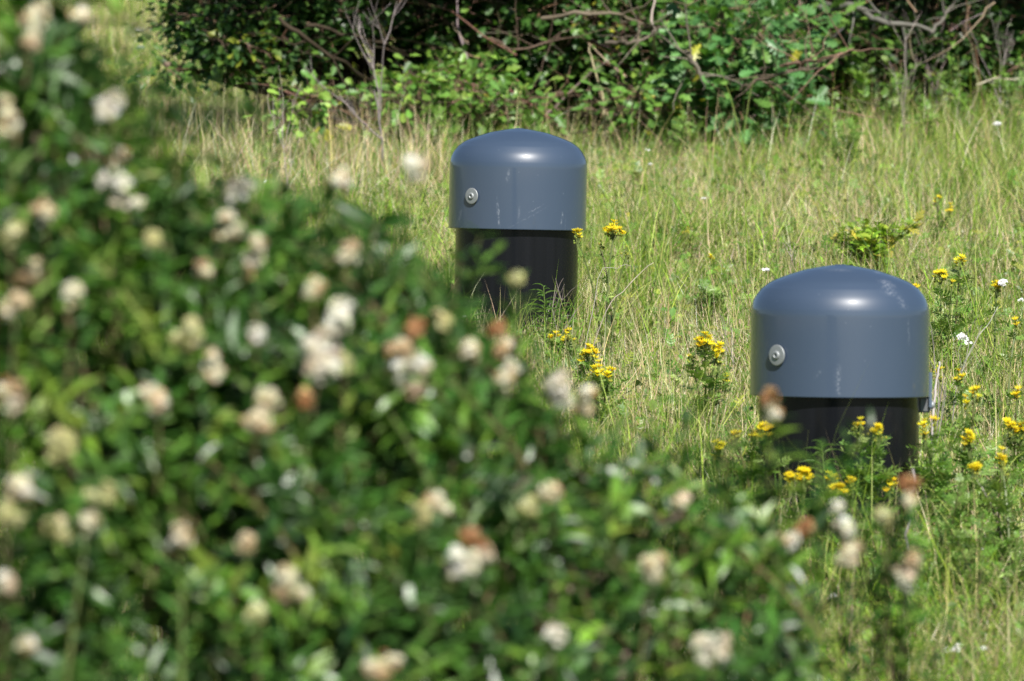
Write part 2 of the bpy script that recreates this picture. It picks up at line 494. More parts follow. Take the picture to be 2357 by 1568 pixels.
G1 = [(0.16, 0.30, 0.022), (0.27, 0.42, 0.04), (0.08, 0.185, 0.018), (0.40, 0.48, 0.10)]
ST = [(0.66, 0.56, 0.32), (0.50, 0.44, 0.19), (0.76, 0.68, 0.48), (0.52, 0.38, 0.25)]
def grass_layer():
    A = Acc(); B = Acc()
    for (y0, y1, dg, ds, mx, wk) in ((9.2, 13, 5000, 4200, 0.9, 0.95), (13, 18, 4300, 4200, 0.8, 0.95), (18, 25, 2700, 3400, 0.7, 1.1), (25, 36, 900, 600, 0.6, 1.9), (36, 46, 350, 300, 0.6, 2.5)):
        x, y = scatter(dg, y0, y1, mx)
        pt = patch(x, y)
        x, y, ta, tv = tufted(x, y)
        n = len(x)
        L = (0.065 + 0.105 * pt) * (0.6 + 0.8 * tv) * np.exp(rng.normal(0, 0.38, n))
        wd = rng.uniform(0.0018, 0.0046, n) * wk
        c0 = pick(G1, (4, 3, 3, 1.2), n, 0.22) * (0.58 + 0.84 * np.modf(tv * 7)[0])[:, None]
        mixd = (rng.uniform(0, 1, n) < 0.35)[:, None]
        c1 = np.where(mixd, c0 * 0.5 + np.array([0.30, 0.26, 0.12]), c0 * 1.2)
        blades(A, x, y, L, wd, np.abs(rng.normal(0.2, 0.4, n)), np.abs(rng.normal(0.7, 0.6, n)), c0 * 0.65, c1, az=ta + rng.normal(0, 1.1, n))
        # dry blades and stalks
        x, y = scatter(ds, y0, y1, mx)
        pt = patch(x, y, 0.8, 2.0)
        keep = rng.uniform(0, 1, len(x)) < 2.3 * pt - 0.3 + 0.5 * np.exp(-((x - 0.8) / 0.7) ** 2 - ((y - 20.5) / 1.8) ** 2)
        x, y = x[keep], y[keep]; n = len(x)
        L = rng.uniform(0.05, 0.19, n); wd = rng.uniform(0.0014, 0.003, n) * wk
        c = pick(ST, (3, 3, 2, 2), n, 0.2)
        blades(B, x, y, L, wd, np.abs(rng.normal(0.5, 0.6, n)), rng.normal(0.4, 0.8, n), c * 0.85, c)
        # matted dead grass lying low
        x, y = scatter(ds * 0.5, y0, y1, mx); n = len(x)
        c = pick(ST, (2, 3, 2, 3), n, 0.25)
        blades(B, x, y, rng.uniform(0.05, 0.14, n), rng.uniform(0.0016, 0.003, n) * wk, rng.uniform(0.8, 1.4, n), rng.normal(0.1, 0.3, n), c, c, segs=2, z0=0.015)
        # tall thin flowering stems
        x, y = scatter(170 if y0 < 18 else 120, y0, y1, mx); n = len(x)
        c = pick(ST + [(0.25, 0.30, 0.10)], (3, 3, 1, 2, 3), n, 0.2)
        blades(B, x, y, rng.uniform(0.14, 0.30, n), rng.uniform(0.0018, 0.0028, n) * wk, np.abs(rng.normal(0.25, 0.3, n)), rng.normal(0.4, 0.5, n), c, c * 1.05, segs=4)
    # the same meadow beyond the sides and towards the near foot of the slope
    for (y0, y1, dn, mx, wk) in ((4.4, 9.2, 1500, 1.6, 1.5), (9.2, 46, 420, 4.5, 3.0)):
        x, y = scatter(dn, y0, y1, mx)
        if y0 > 9: kp = np.abs(x) > y * 0.095 + 0.6; x, y = x[kp], y[kp]
        n = len(x); c0 = pick(G1 + ST, (4, 3, 3, 1, 2, 2, 1, 1), n, .22)
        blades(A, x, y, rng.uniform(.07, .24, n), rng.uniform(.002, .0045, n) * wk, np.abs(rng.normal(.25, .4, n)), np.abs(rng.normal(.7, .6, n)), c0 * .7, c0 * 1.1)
    # ranker, taller growth along the thicket edge
    x, y = scatter(1000, 21.4, 24.2, 0.7)
    n = len(x); L = rng.uniform(0.08, 0.28, n)
    c0 = pick([(0.13, 0.24, 0.035), (0.2, 0.3, 0.05), (0.08, 0.16, 0.03)], (3, 2, 2), n, 0.2)
    blades(A, x, y, L, rng.uniform(0.003, 0.006, n), np.abs(rng.normal(0.3, 0.4, n)), np.abs(rng.normal(0.8, 0.5, n)), c0, c0 * 1.1, segs=4)
    x, y = scatter(170, 21.0, 24.2, 0.7)
    n = len(x); c = pick(ST, (2, 2, 1, 3), n, 0.2)
    blades(B, x, y, rng.uniform(0.15, 0.42, n), rng.uniform(0.002, 0.004, n), np.abs(rng.normal(0.25, 0.3, n)), rng.normal(0.5, 0.5, n), c, c, segs=4)
    # tall wispy growth under the right end of the thicket
    x, y = scatter(1900, 19.5, 24.3, 0.7)
    kp = rng.uniform(0, 1, len(x)) < np.clip((x / y - 0.035) * 22, 0, 1) * np.clip((y - 19) / 3, 0.1, 1)
    x, y = x[kp], y[kp]; n = len(x)
    c0 = pick(G1 + ST, (3, 3, 3, 1, 1, 1, 1, 1), n, 0.2)
    blades(A, x, y, rng.uniform(0.12, 0.30, n) * (1 + 0.7 * np.clip((y - 21.5) / 2.5, 0, 1)), rng.uniform(0.002, 0.0045, n), np.abs(rng.normal(0.2, 0.3, n)), np.abs(rng.normal(0.7, 0.6, n)), c0 * .8, c0 * 1.1, segs=4)
    x, y = scatter(420, 20.0, 23.6, 0.7)
    kp = (x / y < -0.012) & (rng.uniform(0, 1, len(x)) < 0.85); x, y = x[kp], y[kp]; n = len(x)
    c = pick(ST, (3, 2, 2, 2), n, 0.22)
    blades(B, x, y, rng.uniform(0.14, 0.42, n), rng.uniform(0.0022, 0.0045, n), np.abs(rng.normal(0.25, 0.3, n)), rng.normal(0.4, 0.6, n), c * .8, c, segs=4)
    tag(A.build('green_grass', M_GRASS), 'dense green meadow grass covering the slope', kind='stuff')
    tag(B.build('dry_grass', M_STRAW), 'straw coloured dry blades and stalks through the meadow', kind='stuff')
grass_layer()

# leaf templates ---------------------------------------------------------------
def ribbon_leaf(ws, fold=0.15, curl=0.2):
    """leaf of unit length along +Y; ws = half widths at even stations"""
    n = len(ws); V = []; T = []
    for i, w in enumerate(ws):
        s = i / (n - 1)
        zc = -curl * s * s
        V += [(-w, s, zc + w * fold), (0, s, zc), (w, s, zc + w * fold)]
    for i in range(n - 1):
        a = 3 * i
        T += [(a, a + 1, a + 4), (a, a + 4, a + 3), (a + 1, a + 2, a + 5), (a + 1, a + 5, a + 4)]
    return np.array(V, float), np.array(T)
LANCE = [ribbon_leaf([0.01, 0.12, 0.155, 0.12, 0.01], 0.5, c) for c in (0.08, 0.3, 0.55)]
OVAL = [ribbon_leaf([0.02, 0.26, 0.33, 0.22, 0.01], 0.25, c) for c in (0.05, 0.3)]
OAK = [ribbon_leaf([0.015, 0.09, 0.05, 0.23, 0.08, 0.33, 0.11, 0.37, 0.13, 0.25, 0.04], 0.2, c) for c in (0.0, 0.25)]
def lobed(seed, pairs=5):
    r = random.Random(seed); V = [(0, 0, 0), (0, 1, -0.15)]; T = []
    V += [(-0.03, 0.0, 0), (0.03, 0.0, 0), (0.03, 0.95, -0.14), (-0.03, 0.95, -0.14)]; T += [(2, 3, 4), (2, 4, 5)]
    for i in range(pairs):
        s = 0.18 + 0.72 * i / (pairs - 1)
        ln = 0.34 * math.sin(math.pi * (0.25 + 0.6 * s)) * r.uniform(0.8, 1.2)
        for sg in (-1, 1):
            k = len(V); z = -0.15 * s * s
            dz = r.uniform(-0.12, 0.16)
            V += [(0, s - 0.025, z), (0, s + 0.035, z), (sg * ln * 0.65, s + 0.17, z + dz * .6), (sg * ln * 0.75, s + 0.05, z + dz * .6), (sg * ln, s + 0.20, z + dz)]
            T += [(k, k + 3, k + 2), (k, k + 2, k + 1), (k + 3, k + 4, k + 2)]
    k = len(V); V += [(-.10, .88, -.12), (.10, .88, -.12), (0, 1.08, -.16)]; T.append((k, k + 1, k + 2))
    return np.array(V, float), np.array(T)
LOBED = [lobed(s) for s in (1, 2, 3)]
def blob():
    f = (1 + 5 ** .5) / 2
    V = nrm(np.array([(-1, f, 0), (1, f, 0), (-1, -f, 0), (1, -f, 0), (0, -1, f), (0, 1, f), (0, -1, -f), (0, 1, -f), (f, 0, -1), (f, 0, 1), (-f, 0, -1), (-f, 0, 1)], float))
    T = np.array([(0, 11, 5), (0, 5, 1), (0, 1, 7), (0, 7, 10), (0, 10, 11), (1, 5, 9), (5, 11, 4), (11, 10, 2), (10, 7, 6), (7, 1, 8), (3, 9, 4), (3, 4, 2), (3, 2, 6), (3, 6, 8), (3, 8, 9), (4, 9, 5), (2, 4, 11), (6, 2, 10), (8, 6, 7), (9, 8, 1)])
    return V, T
BLOB = blob()
def petals(n=4, w=0.42, rise=0.08):
    V = []; T = []
    for k in range(n):
        a = 2 * math.pi * k / n; c, s = math.cos(a), math.sin(a)
        def q(r, o, z): return (r * c - o * s, r * s + o * c, z)
        b0 = len(V)
        V += [q(0.1, 0, 0), q(0.6, -w * .5, 0.18), q(1.0, 0, rise), q(0.6, w * .5, 0.18)]
        T += [(b0, b0 + 1, b0 + 2), (b0, b0 + 2, b0 + 3)]
    return np.array(V, float), np.array(T)
PETAL4 = petals(4, 0.8)
RAYS = petals(9, 0.34, 0.55)

# low broad leaves among the grass
def herbs():
    A = Acc()
    for (y0, y1, dn, mx, sz) in ((9.2, 14, 1500, 0.9, 1), (14, 20, 900, 0.8, 1.15), (20, 27, 600, 0.7, 1.5)):
        x, y = scatter(dn, y0, y1, mx)
        pt = patch(x, y, 1.3, 4.0)
        keep = rng.uniform(0, 1, len(x)) < 1.7 * pt - 0.25
        x, y = x[keep], y[keep]; n = len(x)
        z = G(x, y) + rng.uniform(0.01, 0.09, n)
        d = rdir(n) * np.array([1, 1, 0.5]) + np.array([0, -0.1, 0.3])
        R = basis(d, np.array([0, -0.3, 1.0]) + rdir(n) * 0.5)
        col = pick([(0.12, 0.24, 0.035), (0.2, 0.32, 0.05), (0.08, 0.16, 0.03), (0.32, 0.36, 0.06)], (3, 2, 2, 0.7), n, 0.22)
        h = n // 2
        pos = np.stack([x, y, z], 1)
        A.inst(OVAL[0], R[:h], pos[:h], rng.uniform(0.012, 0.030, h) * sz, col[:h])
        A.inst(LOBED[0], R[h:], pos[h:], rng.uniform(0.022, 0.045, n - h) * sz, col[h:])
    tag(A.build('ground_herbs', M_LEAF), 'small broad leaved herbs growing low among the grass', kind='stuff')
herbs()

# ------------------------------------------------------------------ foreground privet
def privet():
    sil = [(-1500, -600), (-400, -300), (120, -60), (230, 90), (300, 210), (380, 335), (520, 405), (700, 435), (850, 480), (960, 570), (1030, 685), (1120, 785),
           (1240, 885), (1330, 980), (1480, 1030), (1640, 1090), (1780, 1200), (1880, 1330), (1960, 1540), (2040, 1700), (2140, 1950), (2240, 2250), (2400, 2800), (2700, 3500)]
    sx = np.array([P(a, 784, 7.0)[0] for a, _ in sil])
    Y0f = lambda x: 7.1 + 0.55 * np.clip(x, -1.5, 0.8)
    sz = np.array([P(a, b_, float(Y0f(P(a, 784, 7.0)[0])))[2] for a, b_ in sil])
    def top(x): return np.interp(x, sx, sz)
    Wd = 0.95
    def surf(x, y):
        k = np.clip(1 - ((y - Y0f(x)) / Wd) ** 2, 0, 1)
        g = G(x, y)
        return g + (top(x) - g) * np.sqrt(k) * 1.0
    def hollow(x, y, z):
        return 0.5 + 0.5 * math.sin(x * 23 + 2.1 * math.sin(z * 9)) * math.sin(z * 27 + 1.7 * math.sin(x * 11) + y * 3) 
    root_x = -0.75
    root = empty('privet_bush', (root_x, 6.7, float(G(root_x, 6.7))), 'large out of focus privet bush with fading cream flower heads filling the left foreground', 'bush')
    O = np.array(root.location)
    L = Acc(); Wd_ = Acc()
    cols = [(0.036, 0.102, 0.015), (0.060, 0.145, 0.022), (0.108, 0.212, 0.025), (0.020, 0.056, 0.011), (0.17, 0.27, 0.035)]
    def shoot(tip, d0, length, big=1.0):
        """leafy shoot ending at tip; d0 = growth direction at the tip"""
        n = 6
        s = np.linspace(0, 1, n)[:, None]
        down = np.array([rng.normal(0, 0.15), rng.normal(0, 0.15), -1.0])
        start = tip - nrm(d0) * length * 0.8 + down * length * 0.25
        mid = tip - nrm(d0) * length * 0.5
        pts = (1 - s) ** 2 * start + 2 * s * (1 - s) * mid + s ** 2 * tip
        Wd_.tube(pts, np.linspace(0.0028, 0.0010, n) * big, jit((0.11, 0.09, 0.045), 1)[0] if rng.random() < .7 else jit((0.12, 0.16, 0.05), 1)[0], 3)
        npair = max(4, int(length / 0.022))
        u = np.linspace(0.12, 1.0, npair)
        q = np.stack([np.interp(u, s[:, 0], pts[:, k]) for k in range(3)], 1)
        tan = nrm(np.gradient(q, axis=0))
        a0 = rng.uniform(0, 6.28)
        ang = a0 + (np.arange(npair) % 2) * math.pi / 2
        e1 = nrm(np.cross(tan, rdir(1)[0])); e2 = np.cross(tan, e1)
        o = np.cos(ang)[:, None] * e1 + np.sin(ang)[:, None] * e2
        base = rng.choice([0, 1, 2, 3, 4], p=[.28, .3, .22, .12, .08])
        for sg in (-1, 1):
            dd = nrm(sg * o * 1.0 + tan * rng.uniform(0.5, 1.1) + rng.normal(0, .22, (npair, 3)))
            nn = tan + np.array([0, 0, 0.5])
            R = basis(dd, nn)
            sc = rng.uniform(0.032, 0.058, npair) * np.interp(u, [0, .8, 1], [1, 1, .6]) * big
            c = jit(cols[base], npair, 0.2)
            L.inst(LANCE[rng.integers(3)], R, q, np.stack([sc * rng.uniform(.75, 1.1, npair), sc, sc], 1), c)
    # body of shoots ending near the surface
    N = 5200
    xs = np.concatenate([rng.uniform(-1.35, 0.62, N), rng.uniform(-1.9, -1.35, 250)])
    ys = Y0f(xs) + rng.uniform(-1, 1, len(xs)) ** 1.0 * Wd * 0.98
    for x, y in zip(xs, ys):
        zt = float(surf(x, y)); g = float(G(x, y))
        if zt - g < 0.06: continue
        thin = np.interp(x, [-1.5, -0.1, 0.05, 0.3, 0.5], [1, 0.95, 0.5, 0.25, 0.14]) * 0.84
        if rng.random() > thin: continue
        depth = abs(rng.normal(0, 0.05))
        if rng.random() < 0.72:
            tp_ = float(top(x))
            z = g + (tp_ - g) * math.sqrt(rng.uniform(0.02, 1.0))
            k = min((z - g) / max(tp_ - g, 1e-3), 1.0)          # bring the shoot to the near or far face at this height
            y = float(Y0f(x)) + (-1 if rng.random() < .62 else 1) * Wd * math.sqrt(1 - k * k) * (1 - abs(rng.normal(0, .07)))
        else:
            z = zt
        if hollow(x, y, z) > rng.uniform(0.25, 0.8): continue
        if z < 0.45 and rng.random() < 0.6: continue
        tip = np.array([x, y, z - depth + 0.02])
        out = np.array([rng.normal(0, 0.5) + 0.15, (y - float(Y0f(x))) / Wd * 1.1 + rng.normal(0, 0.35), 0.75 + rng.normal(0, 0.35)])
        shoot(tip, out, rng.uniform(0.12, 0.28))
    # face-on shoots close to the front face so that no gaps show
    N = 2600
    for _ in range(N):
        x = rng.uniform(-1.3, 0.55)
        thin = np.interp(x, [-1.5, -0.1, 0.05, 0.3, 0.5], [1, 0.95, 0.45, 0.2, 0.1]) * 0.62
        if rng.random() > thin: continue
        zt = float(top(x)); g = float(G(x, 6.2))
        z = rng.uniform(max(g, 0.75), max(zt, 0.8))
        if z > zt: continue
        k = (z - g) / max(zt - g, 1e-3)
        y = float(Y0f(x)) - Wd * math.sqrt(max(0, 1 - k * k)) + abs(rng.normal(0, 0.07))
        if hollow(x, y, z) > rng.uniform(0.25, 0.8): continue
        out = np.array([rng.normal(0.1, 0.5), -0.55 + rng.normal(0, 0.3), 0.75 + rng.normal(0, 0.3)])
        shoot(np.array([x, y, z]), out, rng.uniform(0.12, 0.26))
    # long sprays standing clear of the outline
    for (px, py, dx, ln) in ((1050, 690, .3, .22), (1120, 745, .5, .24), (1180, 790, .4, .22), (1010, 640, .3, .22), (1230, 830, .5, .22), (1290, 900, .3, .24), (930, 560, .2, .2), (1105, 545, 0.3, .26), (1135, 585, 0.9, .22), (1060, 600, .2, .2), (1500, 930, .2, .30), (1590, 905, .1, .26), (1700, 960, .2, .28), (1790, 930, .1, .3), (1890, 1040, .1, .28), (2000, 985, .7, .34),
                             (1655, 1010, -.2, .25), (2060, 1190, .2, .22), (1840, 1180, .4, .2), (2130, 1290, .3, .24), (1420, 960, .3, .24), (1560, 1020, .2, .25), (870, 440, .3, .2), (760, 400, .2, .22), (640, 330, .2, .22),
                             (450, 300, .2, .25), (380, 220, .25, .28), (300, 90, .2, .24), (520, 360, .3, .22), (180, 10, .2, .26), (240, 60, .1, .26), (330, 180, .3, .26), (410, 350, .2, .2), (60, -10, .1, .3), (130, -30, .2, .3), (560, 430, .3, .2), (600, 470, .1, .2), (700, 480, .2, .2), (900, 530, .3, .22), (970, 600, .3, .22), (1090, 760, .4, .22), (1200, 860, .3, .22), (1330, 980, .4, .2), (2180, 1420, .3, .2), (1960, 1120, -.2, .2), (1740, 1075, .5, .22), (1450, 1050, .4, .25), (1610, 1130, .1, .3)):
        y = float(Y0f(P(px, py, 7)[0]))
        shoot(P(px, py, y), np.array([dx, -0.1, 1.0]), ln)
    # main wood
    for k in range(46):
        x1 = rng.uniform(-1.3, 0.5); y1 = float(Y0f(x1)) + rng.uniform(-.5, .5)
        tp = np.array([x1, y1, float(surf(x1, y1)) - 0.08])
        bx = x1 * 0.6 - 0.25 + rng.normal(0, .1); by = 6.8 + rng.normal(0, .15)
        p0 = np.array([bx, by, float(G(bx, by)) - 0.03])
        pts = [p0 + (tp - p0) * s + np.array([rng.normal(0, .03), rng.normal(0, .03), 0.12 * math.sin(math.pi * s)]) for s in np.linspace(0, 1, 8)]
        Wd_.tube(pts, np.linspace(0.014, 0.004, 8), jit((0.12, 0.10, 0.075), 1)[0], 6)

    # flower heads -----------------------------------------------------------
    def front(px, py):
        for D in np.arange(5.6, 8.6, 0.02):
            p = P(px, py, D)
            if p[2] < float(surf(p[0], p[1])) and abs(p[1] - float(Y0f(p[0]))) < Wd:
                return D
        return float(Y0f(P(px, py, 7.0)[0]))
    Wc = [(0.90, 0.88, 0.70), (0.92, 0.91, 0.78), (0.86, 0.81, 0.58)]
    Pc = [(0.86, 0.79, 0.54), (0.70, 0.54, 0.31), (0.90, 0.87, 0.66), (0.46, 0.28, 0.12)]
    Bc = [(0.44, 0.22, 0.10), (0.36, 0.17, 0.07), (0.62, 0.40, 0.21)]
    Yc = [(0.62, 0.60, 0.28), (0.55, 0.55, 0.25), (0.70, 0.68, 0.42)]
    CL = {'W': (Wc, (4, 4, 1.5)), 'P': (Pc, (4, 1.6, 4.5, 0.7)), 'B': (Bc, (3, 2, 2)), 'Y': (Yc, (3, 3, 2))}
    F = [(88, 38, 'P', 55, 80, .3), (75, 95, 'P', 50, 50, .2), (183, 35, 'P', 38, 50, .1), (16, 268, 'P', 45, 95, 0), (255, 245, 'W', 58, 45, 0), (285, 440, 'W', 62, 78, -.1), (270, 365, 'P', 28, 28, 0),
         (400, 345, 'Y', 34, 34, .2), (105, 490, 'P', 42, 42, 0), (25, 545, 'Y', 40, 60, 0), (75, 622, 'P', 34, 46, 0), (38, 700, 'P', 44, 62, .1), (168, 685, 'P', 48, 66, .1), (440, 772, 'Y', 60, 82, 0), (352, 552, 'Y', 32, 34, 0),
         (440, 500, 'P', 28, 34, .5), (543, 442, 'W', 48, 48, .2), (516, 522, 'P', 58, 70, -.1), (590, 590, 'P', 56, 92, .5), (620, 625, 'Y', 34, 30, .5), (790, 412, 'P', 38, 36, .2), (948, 380, 'W', 48, 54, .1), (800, 580, 'P', 42, 46, 0),
         (735, 640, 'B', 28, 34, 0), (722, 662, 'P', 28, 30, 0), (770, 742, 'W', 68, 86, .2), (722, 808, 'W', 52, 48, -.2), (738, 848, 'W', 58, 50, .2), (792, 840, 'Y', 34, 42, 0), (590, 775, 'W', 30, 32, 0), (490, 842, 'P', 36, 66, .2), (610, 822, 'B', 38, 32, 0),
         (955, 760, 'B', 34, 56, .6), (918, 805, 'P', 44, 44, .4), (945, 852, 'W', 100, 58, 1.5), (1012, 735, 'Y', 44, 62, -.3), (1080, 815, 'P', 56, 68, 0), (1162, 810, 'P', 56, 60, 0), (1148, 755, 'B', 34, 34, 0), (1162, 868, 'P', 42, 44, 0),
         (1283, 900, 'W', 76, 74, 0), (1345, 920, 'P', 52, 66, .3), (700, 920, 'B', 28, 28, 0), (610, 925, 'P', 46, 80, .3), (588, 972, 'P', 56, 44, 0), (803, 905, 'B', 28, 32, 0), (366, 925, 'P', 60, 56, 0), (12, 880, 'Y', 30, 40, 0), (26, 920, 'P', 62, 66, 0),
         (130, 1020, 'Y', 76, 80, 0), (54, 1125, 'P', 58, 62, .2), (15, 1178, 'Y', 44, 50, 0), (240, 1140, 'Y', 52, 62, .2), (128, 1212, 'Y', 66, 50, 1.0), (205, 1205, 'P', 30, 44, .2), (418, 1235, 'P', 46, 62, 0), (570, 1250, 'P', 46, 44, .3),
         (665, 1345, 'P', 56, 78, .1), (590, 1415, 'Y', 36, 24, 0), (970, 1188, 'Y', 38, 50, 0), (1008, 1155, 'P', 40, 36, .5), (1215, 1165, 'Y', 60, 60, .3), (1270, 1130, 'P', 46, 40, 0), (1240, 990, 'P', 32, 34, 0), (1050, 1295, 'W', 44, 56, 0), (1092, 1295, 'W', 44, 44, 0),
         (1090, 1242, 'B', 48, 46, 0), (825, 1352, 'P', 28, 34, 0), (1270, 1462, 'W', 46, 44, 0), (1238, 1440, 'Y', 34, 30, 0), (1508, 1305, 'P', 58, 54, .2), (1638, 1500, 'W', 58, 66, 0), (885, 1532, 'P', 62, 56, .3), (8, 1342, 'W', 28, 34, 0),
         (1776, 945, 'P', 34, 50, 0), (1773, 912, 'B', 28, 28, 0), (1952, 1268, 'P', 52, 80, 0), (1942, 1210, 'W', 62, 30, 1.5), (1812, 1245, 'W', 32, 32, 0), (1850, 1222, 'B', 40, 40, 0), (2040, 1186, 'Y', 42, 44, 0), (2092, 1120, 'B', 30, 46, .2), (2085, 1150, 'P', 26, 30, 0),
         (2085, 1335, 'W', 42, 46, 0), (2100, 1292, 'P', 56, 30, 1.4), (300, 60, 'Y', 30, 30, 0), (1188, 640, 'Y', 22, 22, 0), (680, 700, 'Y', 30, 30, 0), (470, 620, 'P', 26, 26, 0), (60, 1480, 'P', 40, 44, 0), (1575, 1150, 'P', 26, 30, 0), (1690, 1320, 'P', 30, 34, 0)]
    Fs = []
    for k in range(400):
        px, py = rng.uniform(0, 1950), rng.uniform(60, 1560)
        break
        if py < np.interp(px, [0, 300, 700, 1000, 1500, 1950], [60, 420, 600, 830, 1150, 1450]): continue
        Fs.append((px, py, 'PYWPB'[k % 5], rng.uniform(16, 26), rng.uniform(18, 34), rng.normal(0, .4)))
    F = F + Fs
    F = [f for i, f in enumerate(F) if not (f[3] * f[4] < 1450 and f[2] in 'BPY' and i % 2 and f[0] < 1700)]
    for i, (px, py, cl, w, h_, lean) in enumerate(F[:100]):
        D = front(px, py) - 0.07
        c = P(px, py, D)
        k = D / FPX
        sf = {'W': .97, 'P': .82, 'Y': .78, 'B': .72}[cl] * (0.92 if py > 950 else 1); hh, ww = h_ * k * sf * 1.12, w * k * sf * .86
        r = np.random.default_rng(100 + i)
        axis = nrm(np.array([math.sin(lean), r.uniform(-.5, .1), math.cos(lean)]))
        A = Acc()
        n = int(70 + 44 * (w * h_) / 4000)
        t_ = r.uniform(-0.5, 0.5, n)
        prof = np.clip(1.05 - (t_ + 0.5) ** 1.5 * 0.75, 0.2, 1) * np.clip((t_ + 0.56) * 5, 0.3, 1)
        e1 = nrm(np.cross(axis, [0, 1, 0.1])); e2 = np.cross(axis, e1)
        th = r.uniform(0, 6.28, n); rr = np.sqrt(r.uniform(0.15, 1, n)) * ww / 2 * prof
        q = axis * (t_ * hh)[:, None] + (np.cos(th) * rr)[:, None] * e1 + (np.sin(th) * rr)[:, None] * e2
        nl = r.integers(2, 6)
        lc = axis * (r.uniform(-.42, .42, nl) * hh)[:, None] + (r.normal(0, .38, nl) * ww)[:, None] * e1 + (r.normal(0, .30, nl) * ww)[:, None] * e2
        wl = r.integers(0, nl, n); inl = (r.random(n) < .82)[:, None]
        q = np.where(inl, lc[wl] + rdir(n, r) * (r.uniform(.3, 1, n) ** .5 * min(ww, hh) * .24)[:, None], q) + r.normal(0, 0.0022, (n, 3))
        colset, wts = CL[cl]
        col = pick(colset, wts, n, 0.13, r)
        # withering starts at one side of a head: real colour of its florets
        side = (q @ nrm(r.normal(size=3))) / max(hh, ww)
        if cl in 'WP':
            brown = np.array((0.50, 0.30, 0.14))
            f = np.clip(side * 2.2 - (0.25 if cl == 'W' else 0.05), 0, 0.8)[:, None]
            col = col * (1 - f * .8) + brown * f * .8
        dirs = nrm(q - axis * (t_ * hh)[:, None] * 0.7 + rdir(n, r) * 0.003)
        R = basis(nrm(np.cross(dirs, rdir(n, r))), dirs)
        A.inst(PETAL4, R, q + dirs * 0.001, r.uniform(0.0046, 0.0068, n), np.clip(col * 1.05, 0, .9))
        A.inst(BLOB, R, q, r.uniform(0.0026, 0.0042, n), col)
        A.tube([-axis * hh * 0.9, -axis * hh * 0.3, axis * hh * 0.4], [0.0018, 0.0014, 0.0006], (0.2, 0.2, 0.08), 4)
        o = A.build('flower_head', M_PETAL, root)
        o.location = Vector(c - O)
        if not (cl == 'W'):
            o['label'] = {'P': 'faded peach coloured flower head', 'B': 'withered brown flower head', 'Y': 'yellowish budding flower head'}[cl]
        # the leafy shoot which carries it
        shoot(c - axis * hh * 0.75, axis + np.array([0, -0.1, 0.2]), r.uniform(0.16, 0.26))
    L.build('foliage', M_PRIVET, root, origin=O)
    Wd_.build('branches', M_BARK, root, origin=O)
privet()

